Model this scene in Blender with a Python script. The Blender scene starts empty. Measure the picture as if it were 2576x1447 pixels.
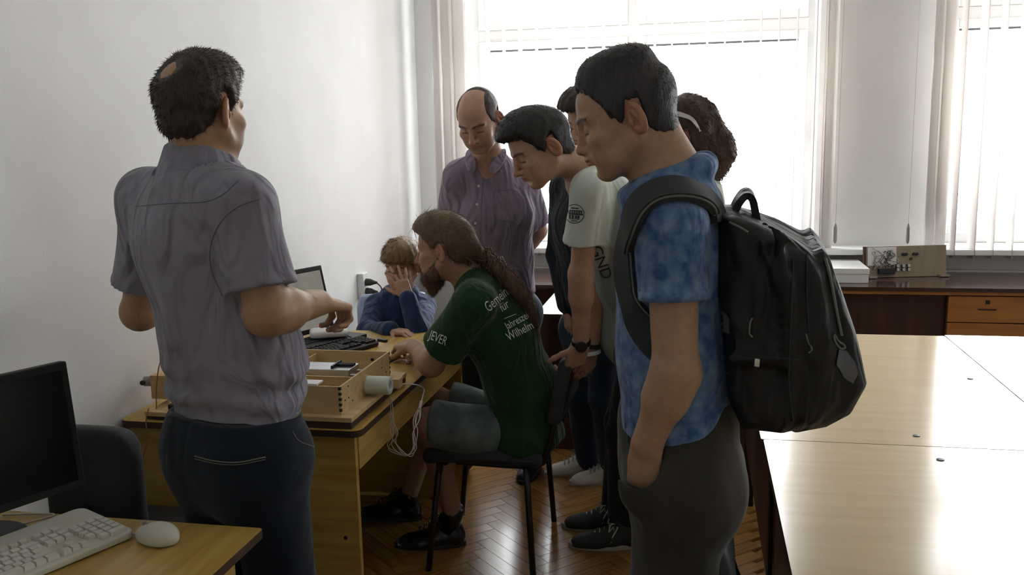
import bpy, bmesh, math, random
import numpy as np
from mathutils import Vector, Matrix
from mathutils.bvhtree import BVHTree
random.seed(7); RNG = np.random.default_rng(7)
scene = bpy.context.scene
COL = scene.collection
# ------------------------------------------------------------------ camera
F_PX, IMW, IMH, CAM_H = 2300.0, 2576.0, 1447.0, 1.6
YAW, PITCH, ROLL = math.radians(11.5), math.radians(9.6), math.radians(-1.2)
cam_data = bpy.data.cameras.new('camera'); cam = bpy.data.objects.new('camera', cam_data); COL.objects.link(cam)
cam_data.sensor_width = 36.0; cam_data.lens = 36.0 * F_PX / IMW; cam_data.clip_start = 0.05
CAM_R = Matrix.Rotation(YAW, 3, 'Z') @ Matrix.Rotation(math.pi / 2 - PITCH, 3, 'X') @ Matrix.Rotation(ROLL, 3, 'Z')
cam.matrix_world = Matrix.Translation((0, 0, CAM_H)) @ CAM_R.to_4x4()
scene.camera = cam
# ------------------------------------------------------------------ world and light
world = bpy.data.worlds.new('overcast_sky'); scene.world = world; world.use_nodes = True
wn = world.node_tree.nodes; wl = world.node_tree.links
bg = wn['Background']; bg.inputs['Color'].default_value = (0.95, 0.98, 1.0, 1); bg.inputs['Strength'].default_value = 9.0
for nm, x0, x1 in (('window_portal_main', -1.42, 0.70), ('window_portal_side', 1.36, 3.40), ('window_portal_added', 4.06, 6.10)):
    ld = bpy.data.lights.new(nm, 'AREA'); ld.shape = 'RECTANGLE'; ld.size = x1 - x0; ld.size_y = 2.0; ld.cycles.is_portal = True
    lo = bpy.data.objects.new(nm, ld); COL.objects.link(lo); lo.location = ((x0 + x1) / 2, 5.99, 1.93); lo.rotation_euler = (-math.pi / 2, 0, 0)
vs = scene.view_settings
vs.view_transform = 'Standard'; vs.look = 'None'; vs.exposure = 0.62; vs.gamma = 1.0; vs.use_curve_mapping = False
# ------------------------------------------------------------------ helpers: placing
def at(px, py, Y):
    """world point on the plane y = Y that lies on the sight line of photo pixel (px, py)"""
    d = CAM_R @ Vector(((px - IMW / 2) / F_PX, -(py - IMH / 2) / F_PX, -1.0))
    t = Y / d.y
    return np.array([d.x * t, Y, CAM_H + d.z * t])
A = np.array
def unit(v): v = A(v, float); return v / np.linalg.norm(v)
def az(deg, pitch=0.0):
    a, p = math.radians(deg), math.radians(pitch)
    return A([math.sin(a) * math.cos(p), math.cos(a) * math.cos(p), math.sin(p)])
ORG = {}
def tag(o, label=None, cat=None, group=None, kind=None):
    if label: o['label'] = label
    if cat: o['category'] = cat
    if group: o['group'] = group
    if kind: o['kind'] = kind
    return o
def link(o, parent, org):
    COL.objects.link(o)
    if parent is not None:
        o.parent = parent; ORG[o.name] = ORG[parent.name]
    else:
        o.location = tuple(org); ORG[o.name] = A(org, float)
    return o
def empty(name, loc, label=None, cat=None, group=None, kind=None):
    o = bpy.data.objects.new(name, None); o.empty_display_size = 0.1
    link(o, None, loc); return tag(o, label, cat, group, kind)
def mesh_obj(name, V, Fc, mats, parent=None, org=None, smooth=False, col=None, midx=None):
    V = np.asarray(V, float)
    o = bpy.data.objects.new(name, None) if False else None
    base = ORG[parent.name] if parent is not None else (A(org, float) if org is not None else A([V[:, 0].mean(), V[:, 1].mean(), V[:, 2].min()]))
    me = bpy.data.meshes.new(name)
    if isinstance(Fc, np.ndarray):
        n, k = Fc.shape
        me.vertices.add(len(V)); me.vertices.foreach_set('co', (V - base).astype(np.float32).ravel())
        me.loops.add(n * k); me.loops.foreach_set('vertex_index', Fc.astype(np.int32).ravel())
        me.polygons.add(n); me.polygons.foreach_set('loop_start', np.arange(0, n * k, k, dtype=np.int32))
        me.polygons.foreach_set('loop_total', np.full(n, k, dtype=np.int32))
        if midx is not None: me.polygons.foreach_set('material_index', np.asarray(midx, np.int32))
        me.update(calc_edges=True)
    else:
        me.from_pydata([tuple(v) for v in (V - base)], [], Fc); me.update()
        if midx is not None:
            for p, i in zip(me.polygons, midx): p.material_index = i
    if smooth: me.polygons.foreach_set('use_smooth', np.ones(len(me.polygons), bool))
    if col is not None:
        ca = me.color_attributes.new('Col', 'FLOAT_COLOR', 'POINT')
        ca.data.foreach_set('color', np.c_[col, np.ones(len(col))].astype(np.float32).ravel())
    for m in (mats if isinstance(mats, (list, tuple)) else [mats]): me.materials.append(m)
    me.validate()
    return link(bpy.data.objects.new(name, me), parent, base)
class MB:
    """collects boxes, bars, tubes and lathes in world coordinates; build() links them as one mesh"""
    def __init__(s): s.v = []; s.f = []
    def add(s, v, f):
        b = len(s.v); s.v += [tuple(p) for p in v]; s.f += [tuple(b + i for i in q) for q in f]; return s
    def box(s, lo, hi):
        x0, y0, z0 = lo; x1, y1, z1 = hi
        return s.add([(x0, y0, z0), (x1, y0, z0), (x1, y1, z0), (x0, y1, z0), (x0, y0, z1), (x1, y0, z1), (x1, y1, z1), (x0, y1, z1)],
                     [(0, 3, 2, 1), (4, 5, 6, 7), (0, 1, 5, 4), (1, 2, 6, 5), (2, 3, 7, 6), (3, 0, 4, 7)])
    def obox(s, c, half, ax, ay, az_):
        c, ax, ay, az_ = A(c, float), unit(ax), unit(ay), unit(az_)
        v = [c + ax * half[0] * i + ay * half[1] * j + az_ * half[2] * k for k in (-1, 1) for j in (-1, 1) for i in (-1, 1)]
        return s.add(v, [(0, 2, 3, 1), (4, 5, 7, 6), (0, 1, 5, 4), (1, 3, 7, 5), (3, 2, 6, 7), (2, 0, 4, 6)])
    def prism(s, poly, d):
        """poly: 3D outline points, d: extrusion vector"""
        n = len(poly); d = A(d, float); p = [A(q, float) for q in poly]
        return s.add(p + [q + d for q in p], [tuple(range(n))[::-1], tuple(range(n, 2 * n))] + [(i, (i + 1) % n, n + (i + 1) % n, n + i) for i in range(n)])
    def tube(s, pts, r, seg=8, closed=False):
        pts = [A(p, float) for p in pts]; n = len(pts); rs = r if isinstance(r, (list, tuple)) else [r] * n
        rings = []; prev = None
        for i, p in enumerate(pts):
            a = pts[(i - 1) % n] if closed else pts[max(i - 1, 0)]; b = pts[(i + 1) % n] if closed else pts[min(i + 1, n - 1)]
            t = unit(b - a)
            if prev is None: u = np.cross(t, [0, 0, 1.0]); u = u if np.linalg.norm(u) > 1e-3 else np.cross(t, [1.0, 0, 0])
            else: u = prev - t * prev.dot(t)
            u = unit(u); w = np.cross(t, u); prev = u
            rings.append([p + rs[i] * (u * math.cos(k * 2 * math.pi / seg) + w * math.sin(k * 2 * math.pi / seg)) for k in range(seg)])
        v = [q for r_ in rings for q in r_]; f = []
        for i in range(n if closed else n - 1):
            j = (i + 1) % n
            for k in range(seg): f.append((i * seg + k, i * seg + (k + 1) % seg, j * seg + (k + 1) % seg, j * seg + k))
        if not closed: f += [tuple(range(seg))[::-1], tuple((n - 1) * seg + k for k in range(seg))]
        return s.add(v, f)
    def band(s, pts, w, t, up):
        """flat strap: pts centre line, w half widths along up (one or list of vectors), t half thickness"""
        pts = [A(p, float) for p in pts]; n = len(pts); v = []
        for i, p in enumerate(pts):
            tg = unit(pts[min(i + 1, n - 1)] - pts[max(i - 1, 0)])
            u = A(up[i] if isinstance(up, list) else up, float); u = unit(u - tg * u.dot(tg)); nn = np.cross(tg, u)
            wi = w[i] if isinstance(w, (list, tuple)) else w
            v += [p + u * wi + nn * t, p - u * wi + nn * t, p - u * wi - nn * t, p + u * wi - nn * t]
        f = []
        for i in range(n - 1):
            for k in range(4): f.append((i * 4 + k, i * 4 + (k + 1) % 4, i * 4 + 4 + (k + 1) % 4, i * 4 + 4 + k))
        f += [(3, 2, 1, 0), tuple((n - 1) * 4 + k for k in range(4))]
        return s.add(v, f)
    def lathe(s, c, axis, prof, seg=20):
        """prof: (radius, height along axis)"""
        c = A(c, float); t = unit(axis); u = np.cross(t, [0, 0, 1.0]); u = u if np.linalg.norm(u) > 1e-3 else np.cross(t, [1.0, 0, 0]); u = unit(u); w = np.cross(t, u)
        n = len(prof); v = [c + t * h + r * (u * math.cos(k * 2 * math.pi / seg) + w * math.sin(k * 2 * math.pi / seg)) for r, h in prof for k in range(seg)]
        f = [(i * seg + k, i * seg + (k + 1) % seg, (i + 1) * seg + (k + 1) % seg, (i + 1) * seg + k) for i in range(n - 1) for k in range(seg)]
        f += [tuple(range(seg))[::-1], tuple((n - 1) * seg + k for k in range(seg))]
        return s.add(v, f)
    def build(s, name, mat, parent=None, org=None, bevel=0, smooth=False, sub=0, seg=2):
        o = mesh_obj(name, s.v, s.f, mat, parent, org, smooth)
        bm = bmesh.new(); bm.from_mesh(o.data); bmesh.ops.recalc_face_normals(bm, faces=bm.faces); bm.to_mesh(o.data); bm.free()
        if bevel:
            m = o.modifiers.new('bevel', 'BEVEL'); m.width = bevel; m.segments = seg; m.limit_method = 'ANGLE'
            o.data.polygons.foreach_set('use_smooth', np.ones(len(o.data.polygons), bool))
            m2 = o.modifiers.new('wn', 'WEIGHTED_NORMAL')
        if sub: m = o.modifiers.new('sub', 'SUBSURF'); m.levels = sub; m.render_levels = sub
        return o
def spline(pts, n=8):
    """Catmull-Rom through pts"""
    P = [A(p, float) for p in pts]; P = [2 * P[0] - P[1]] + P + [2 * P[-1] - P[-2]]; out = []
    for i in range(1, len(P) - 2):
        for k in range(n):
            t = k / n; a, b, c, d = P[i - 1:i + 3]
            out.append(0.5 * (2 * b + (c - a) * t + (2 * a - 5 * b + 4 * c - d) * t * t + (3 * b - a - 3 * c + d) * t ** 3))
    out.append(P[-2]); return out
# ------------------------------------------------------------------ helpers: materials
def mat(name, base, rough=0.5, base2=None, scale=20.0, stretch=(1, 1, 1), detail=4.0, bump=0.0, bscale=None, bstretch=None, bdist=0.004, metallic=0.0, spec=0.5,
        coat=0.0, sheen=0.0, attr=False, rand=0.0, lo=0.35, hi=0.65, wrinkle=0.0, wscale=9.0, emit=0.0, trans=0.0, sss=0.0, coatrough=0.1):
    m = bpy.data.materials.new(name); m.use_nodes = True; nt = m.node_tree; N, L = nt.nodes, nt.links
    b = N['Principled BSDF']
    b.inputs['Roughness'].default_value = rough; b.inputs['Metallic'].default_value = metallic; b.inputs['Specular IOR Level'].default_value = spec
    b.inputs['Coat Weight'].default_value = coat; b.inputs['Coat Roughness'].default_value = coatrough; b.inputs['Sheen Weight'].default_value = sheen
    if sss: b.inputs['Subsurface Weight'].default_value = sss; b.inputs['Subsurface Radius'].default_value = (0.012, 0.005, 0.003); b.inputs['Subsurface Scale'].default_value = 1.0
    tc = N.new('ShaderNodeTexCoord')
    def noise(sc, st, det=4.0, dist=0.0):
        mp = N.new('ShaderNodeMapping'); mp.inputs['Scale'].default_value = st; L.new(tc.outputs['Object'], mp.inputs['Vector'])
        n = N.new('ShaderNodeTexNoise'); n.inputs['Scale'].default_value = sc; n.inputs['Detail'].default_value = det; n.inputs['Distortion'].default_value = dist
        L.new(mp.outputs['Vector'], n.inputs['Vector']); return n
    c = None
    if base2 is not None:
        n = noise(scale, stretch, detail); r = N.new('ShaderNodeValToRGB')
        r.color_ramp.elements[0].position = lo; r.color_ramp.elements[1].position = hi
        r.color_ramp.elements[0].color = (*base, 1); r.color_ramp.elements[1].color = (*base2, 1)
        L.new(n.outputs['Fac'], r.inputs['Fac']); c = r.outputs['Color']
    if attr:
        a = N.new('ShaderNodeVertexColor'); a.layer_name = 'Col'
        if c is None: c = a.outputs['Color']
        else:
            mx = N.new('ShaderNodeMix'); mx.data_type = 'RGBA'; mx.blend_type = 'MULTIPLY'; mx.inputs['Factor'].default_value = 1.0
            L.new(c, mx.inputs[6]); L.new(a.outputs['Color'], mx.inputs[7]); c = mx.outputs[2]
    if rand:
        oi = N.new('ShaderNodeObjectInfo'); hs = N.new('ShaderNodeHueSaturation'); mr = N.new('ShaderNodeMapRange')
        mr.inputs['To Min'].default_value = 1 - rand; mr.inputs['To Max'].default_value = 1 + rand
        L.new(oi.outputs['Random'], mr.inputs['Value']); L.new(mr.outputs['Result'], hs.inputs['Value'])
        if c is not None: L.new(c, hs.inputs['Color'])
        else: hs.inputs['Color'].default_value = (*base, 1)
        c = hs.outputs['Color']
    if c is not None: L.new(c, b.inputs['Base Color'])
    else: b.inputs['Base Color'].default_value = (*base, 1)
    prev = None
    if wrinkle:
        n = noise(wscale, (1, 1, 0.45), 1.5, 1.6); bp = N.new('ShaderNodeBump'); bp.inputs['Strength'].default_value = min(1.0, wrinkle * 2); bp.inputs['Distance'].default_value = 0.05
        L.new(n.outputs['Fac'], bp.inputs['Height']); prev = bp
    if bump:
        n = noise(bscale or scale, bstretch or stretch, 3.0); bp = N.new('ShaderNodeBump'); bp.inputs['Strength'].default_value = bump; bp.inputs['Distance'].default_value = bdist
        L.new(n.outputs['Fac'], bp.inputs['Height'])
        if prev: L.new(prev.outputs['Normal'], bp.inputs['Normal'])
        prev = bp
    if prev: L.new(prev.outputs['Normal'], b.inputs['Normal'])
    if emit: b.inputs['Emission Color'].default_value = (*base, 1); b.inputs['Emission Strength'].default_value = emit
    if trans:
        tr = N.new('ShaderNodeBsdfTranslucent'); tr.inputs['Color'].default_value = (*base, 1); mx = N.new('ShaderNodeMixShader'); mx.inputs['Fac'].default_value = trans
        L.new(b.outputs['BSDF'], mx.inputs[1]); L.new(tr.outputs['BSDF'], mx.inputs[2]); L.new(mx.outputs['Shader'], N['Material Output'].inputs['Surface'])
    return m
def lin(r, g, b): return tuple(((c / 255) / 12.92 if c / 255 <= 0.04045 else ((c / 255 + 0.055) / 1.055) ** 2.4) for c in (r, g, b))
MT = {}
MT['wall'] = mat('wall_paint', (0.80, 0.80, 0.79), 0.75, (0.84, 0.84, 0.83), 3.0, bump=0.12, bscale=160, spec=0.2)
MT['ceil'] = mat('ceiling_paint', (0.82, 0.82, 0.80), 0.9, spec=0.1)
MT['upvc'] = mat('white_upvc', (0.85, 0.85, 0.84), 0.35)
MT['slat'] = mat('blind_fabric', (0.88, 0.85, 0.82), 0.8, bump=0.2, bscale=300, trans=0.45, spec=0.1)
MT['laminate'] = mat('beech_laminate', lin(196, 164, 90), 0.30, lin(176, 142, 70), 3.0, (1.2, 14, 14), 6.0, bump=0.05, bscale=60, spec=0.4)
MT['laminate_y'] = mat('beech_laminate_lengthwise', lin(196, 164, 90), 0.30, lin(174, 140, 68), 3.0, (14, 1.2, 14), 6.0, bump=0.05, bscale=60, spec=0.4)
MT['pale'] = mat('pale_table_laminate', lin(204, 183, 140), 0.17, lin(199, 177, 134), 3.0, (1.0, 11, 11), 6.0, bump=0.02, bscale=40, spec=0.5, coat=0.35, coatrough=0.12)
MT['edge'] = mat('dark_edge_band', lin(62, 42, 28), 0.45)
MT['brown'] = mat('dark_walnut_laminate', lin(74, 46, 34), 0.4, lin(58, 36, 28), 3.0, (8, 8, 0.8), 5.0)
MT['browntop'] = mat('dark_walnut_top', lin(74, 54, 46), 0.16, lin(64, 46, 40), 3.0, (1, 10, 10), 5.0, coat=0.3)
MT['orange'] = mat('orange_veneer', lin(176, 120, 62), 0.4, lin(160, 104, 50), 3.0, (1, 8, 14), 5.0)
MT['plank'] = mat('oak_parquet', lin(164, 122, 68), 0.22, lin(136, 96, 50), 5.0, (1.5, 22, 6), 6.0, rand=0.16, bump=0.06, bscale=30, coat=0.25)
MT['gap'] = mat('floor_joint', lin(60, 40, 22), 0.6)
MT['black'] = mat('black_plastic', (0.012, 0.012, 0.013), 0.4)
MT['blackmat'] = mat('black_matte_plastic', (0.016, 0.016, 0.018), 0.62, bump=0.1, bscale=400)
MT['screen'] = mat('dark_screen', (0.008, 0.008, 0.010), 0.22, spec=0.4)
MT['blackfab'] = mat('black_upholstery', (0.022, 0.022, 0.025), 0.85, (0.03, 0.03, 0.033), 220, bump=0.25, bscale=500, sheen=0.1)
MT['metal'] = mat('steel', (0.45, 0.45, 0.45), 0.3, metallic=1.0)
MT['darkmetal'] = mat('dark_steel_tube', (0.03, 0.027, 0.025), 0.35, metallic=0.6)
MT['beige'] = mat('beige_plastic', lin(205, 205, 190), 0.45)
MT['beigekey'] = mat('beige_key_plastic', lin(215, 215, 202), 0.5)
MT['white'] = mat('white_plastic', (0.78, 0.78, 0.76), 0.4)
MT['paper'] = mat('white_cardboard', (0.82, 0.83, 0.82), 0.8)
MT['ply'] = mat('plywood', lin(206, 180, 132), 0.6, lin(190, 160, 110), 4.0, (1.5, 10, 10), 5.0)
MT['plyedge'] = mat('laser_burnt_edge', lin(54, 36, 22), 0.7)
MT['wire'] = mat('cable_white', lin(205, 196, 186), 0.5)
# ------------------------------------------------------------------ helpers: implicit surfaces (bodies, clothes, hair)
def smin(a, b, k):
    if k <= 0: return np.minimum(a, b)
    h = np.maximum(k - np.abs(a - b), 0) / k
    return np.minimum(a, b) - h * h * k * 0.25
class Field:
    def __init__(s): s.ops = []; s.lo = A([1e9] * 3); s.hi = A([-1e9] * 3)
    def _put(s, mode, fn, lo, hi, k):
        s.ops.append((mode, fn, A(lo, float), A(hi, float), k))
        if mode == 'add': s.lo = np.minimum(s.lo, lo); s.hi = np.maximum(s.hi, hi)
    def cone(s, a, b, ra, rb=None, k=0.02, flat=1.0, ax=None, mode='add'):
        a = A(a, float); b = A(b, float); rb = ra if rb is None else rb; ba = b - a; L2 = max(ba.dot(ba), 1e-12)
        ax_ = None if ax is None else unit(ax)
        def fn(P):
            q = P - a; t = np.clip(q @ ba / L2, 0, 1); q = q - t[..., None] * ba; r = ra + (rb - ra) * t
            if ax_ is None: return np.sqrt((q * q).sum(-1)) - r
            c = q @ ax_; q2 = (q * q).sum(-1) + c * c * (1 / flat ** 2 - 1)
            return (np.sqrt(np.maximum(q2, 0)) - r) * (flat ** 0.5)
        R = max(ra, rb); s._put(mode, fn, np.minimum(a, b) - R, np.maximum(a, b) + R, k); return s
    def ell(s, c, r, M=None, k=0.015, mode='add'):
        c = A(c, float); r = A([r] * 3 if np.isscalar(r) else r, float); M = np.eye(3) if M is None else A(M, float)
        def fn(P):
            q = (P - c) @ M; k0 = np.sqrt(((q / r) ** 2).sum(-1)); k1 = np.sqrt(((q / r ** 2) ** 2).sum(-1)) + 1e-9
            return k0 * (k0 - 1) / k1
        R = np.abs(M) @ r; s._put(mode, fn, c - R, c + R, k); return s
    def box(s, c, h, M=None, rnd=0.01, k=0.015, mode='add'):
        c = A(c, float); h = A(h, float); M = np.eye(3) if M is None else A(M, float)
        def fn(P):
            q = np.abs((P - c) @ M) - (h - rnd); return np.sqrt((np.maximum(q, 0) ** 2).sum(-1)) + np.minimum(q.max(-1), 0) - rnd
        R = np.abs(M) @ h; s._put(mode, fn, c - R, c + R, k); return s
    def sleeve(s, sh, el, e, r0, r1, k=0.045, wall=0.032, tilt=None):
        """open short sleeve from the shoulder to the fraction e of the upper arm, with a hem band"""
        sh = A(sh, float); el = A(el, float); d = unit(el - sh); L = np.linalg.norm(el - sh) * e; nrm = d if tilt is None else unit(d + A(tilt, float))
        h = sh + d * L
        def fn(P):
            q = P - sh; t = np.clip(q @ d, 0, L + 0.05); w = np.sqrt(((q - t[..., None] * d) ** 2).sum(-1)); tt = np.clip(t / L, 0, 1.2); r = r0 + (r1 - r0) * tt
            pl = (P - h) @ nrm; r = r + 0.0016 * (pl > -0.020); o = np.maximum(w - r, pl)
            return np.maximum(o, np.where(pl > -0.055, (r - wall) - w, -0.02))
        R = max(r0, r1) + 0.012; s._put('add', fn, np.minimum(sh, h) - R, np.maximum(sh, h) + R, k); return s
    def chain(s, pts, rs, k=0.02, flat=1.0, ax=None, mode='add'):
        for i in range(len(pts) - 1): s.cone(pts[i], pts[i + 1], rs[i], rs[i + 1], k, flat, ax, mode)
        return s
    def clip(s, p, n, k=0.004):
        """drop what lies on the side n points to"""
        p = A(p, float); n = unit(n); s.ops.append(('clip', lambda P: (P - p) @ n, None, None, k)); return s
    def clipfn(s, fn, k=0.006): s.ops.append(('clip', fn, None, None, k)); return s
    def disp(s, fn): s.ops.append(('disp', fn, None, None, 0)); return s
    def grid(s, lo, hi, res):
        n = np.maximum(np.ceil((hi - lo) / res).astype(int) + 1, 4)
        ax = [lo[i] + np.arange(n[i]) * res for i in range(3)]; D = np.full(n, 0.15, np.float32)
        def pts(sl): return np.stack(np.meshgrid(*[ax[i][sl[i]] for i in range(3)], indexing='ij'), -1)
        full = tuple(slice(0, n[i]) for i in range(3)); PF = None
        for mode, fn, l, h, k in s.ops:
            if mode in ('clip', 'disp'):
                m = np.abs(D) < 0.06
                if not m.any(): continue
                ix = np.nonzero(m); P = np.stack([ax[i][ix[i]] for i in range(3)], -1)
                if mode == 'clip': D[m] = -smin(-D[m], -fn(P), k)
                else: D[m] += fn(P)
                if mode == 'clip':
                    m2 = D <= -0.06
                    if m2.any():
                        ix = np.nonzero(m2); P = np.stack([ax[i][ix[i]] for i in range(3)], -1); D[m2] = np.maximum(D[m2], fn(P))
                continue
            pad = k + 2.5 * res
            sl = tuple(slice(max(0, int((l[i] - pad - lo[i]) / res)), min(n[i], int((h[i] + pad - lo[i]) / res) + 2)) for i in range(3))
            if any(x.stop <= x.start for x in sl): continue
            d = fn(pts(sl)).astype(np.float32)
            D[sl] = smin(D[sl], d, k) if mode == 'add' else -smin(-D[sl], d, k)
        return D
    def mesh(s, res, lo=None, hi=None):
        lo = s.lo - 3 * res if lo is None else A(lo, float); hi = s.hi + 3 * res if hi is None else A(hi, float)
        D = s.grid(lo, hi, res); return nets(D, lo, res)
def nets(D, lo, res):
    S = D < 0; n = D.shape
    c = [(i, j, k) for i in (0, 1) for j in (0, 1) for k in (0, 1)]
    sub = lambda a, o: a[o[0]:n[0] - 1 + o[0], o[1]:n[1] - 1 + o[1], o[2]:n[2] - 1 + o[2]]
    al = np.ones([x - 1 for x in n], bool); an = np.zeros([x - 1 for x in n], bool)
    for o in c: q = sub(S, o); al &= q; an |= q
    act = an & ~al; ix = np.stack(np.nonzero(act), -1)
    if len(ix) == 0: return np.zeros((0, 3)), np.zeros((0, 4), int)
    cv = np.stack([D[ix[:, 0] + o[0], ix[:, 1] + o[1], ix[:, 2] + o[2]] for o in c], -1)
    ed = [(a, b) for a in range(8) for b in range(a + 1, 8) if sum(abs(c[a][i] - c[b][i]) for i in range(3)) == 1]
    acc = np.zeros((len(ix), 3)); cnt = np.zeros(len(ix)); CA = A(c, float)
    for a, b in ed:
        va, vb = cv[:, a], cv[:, b]; m = (va < 0) != (vb < 0); t = np.where(m, va / np.where(m, va - vb, 1), 0)
        acc += np.where(m[:, None], CA[a] + t[:, None] * (CA[b] - CA[a]), 0); cnt += m
    V = lo + (ix + acc / cnt[:, None]) * res
    idx = np.full(act.shape, -1, np.int64); idx[act] = np.arange(len(ix)); Q = []
    for ax in range(3):
        u, w = [(1, 2), (2, 0), (0, 1)][ax]
        sl = [slice(1, n[0] - 1), slice(1, n[1] - 1), slice(1, n[2] - 1)]; a = list(sl); b = list(sl); a[ax] = slice(0, n[ax] - 1); b[ax] = slice(1, n[ax])
        Sa, Sb = S[tuple(a)], S[tuple(b)]; e = np.stack(np.nonzero(Sa != Sb), -1)
        if len(e) == 0: continue
        flip = Sa[Sa != Sb]; off = A([1, 1, 1]); off[ax] = 0; e = e + off
        def cell(du, dw):
            p = e.copy(); p[:, u] -= du; p[:, w] -= dw; return idx[p[:, 0], p[:, 1], p[:, 2]]
        q = np.stack([cell(1, 1), cell(0, 1), cell(0, 0), cell(1, 0)], -1); q[~flip] = q[~flip][:, ::-1]
        Q.append(q[(q >= 0).all(1)])
    return V, np.concatenate(Q)
def vnormals(V, Q):
    n = np.cross(V[Q[:, 2]] - V[Q[:, 0]], V[Q[:, 3]] - V[Q[:, 1]]); N = np.zeros_like(V)
    for i in range(4): np.add.at(N, Q[:, i], n)
    return N / (np.linalg.norm(N, axis=1, keepdims=True) + 1e-12)
def multi_mesh(field, res, fine):
    """one field, coarse everywhere and finer in some boxes (lo, hi, res)"""
    Vs, Qs, b = [], [], 0
    V, Q = field.mesh(res); keep = np.ones(len(Q), bool)
    for lo, hi, r in fine: keep &= ~(((V[Q] > A(lo) + res) & (V[Q] < A(hi) - res)).all(-1).all(-1))
    Q = Q[keep]; used = np.unique(Q); mp = np.full(len(V), -1); mp[used] = np.arange(len(used)); Vs.append(V[used]); Qs.append(mp[Q]); b = len(used)
    for lo, hi, r in fine:
        V, Q = field.mesh(r, A(lo), A(hi)); Vs.append(V); Qs.append(Q + b); b += len(V)
    return np.concatenate(Vs), np.concatenate(Qs)
def folds(seed, freq=22.0, amp=0.003, along=(0, 0, 1), n=4):
    """soft cloth folds: warped sine ridges running roughly along one direction"""
    r = np.random.default_rng(seed); al = unit(along); terms = []
    for i in range(n):
        d = r.normal(size=3); d -= al * d.dot(al) * 0.72; d = unit(d); e = unit(r.normal(size=3))
        terms.append((d * freq * r.uniform(0.6, 1.5), r.uniform(0, 6.3), e * freq * 0.45, r.uniform(0, 6.3), r.uniform(0.5, 1.0)))
    def fn(P):
        o = 0
        for i, (d, ph, e, ph2, w) in enumerate(terms):
            s_ = P @ d + ph + 1.6 * np.sin(P @ e + ph2); o = o + w * (np.sin(s_) if i % 2 else 1.6 * np.abs(np.sin(s_ * 0.5)) - 1.0)
        return (amp / n * 1.6 * o).astype(np.float32)
    return fn
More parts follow.
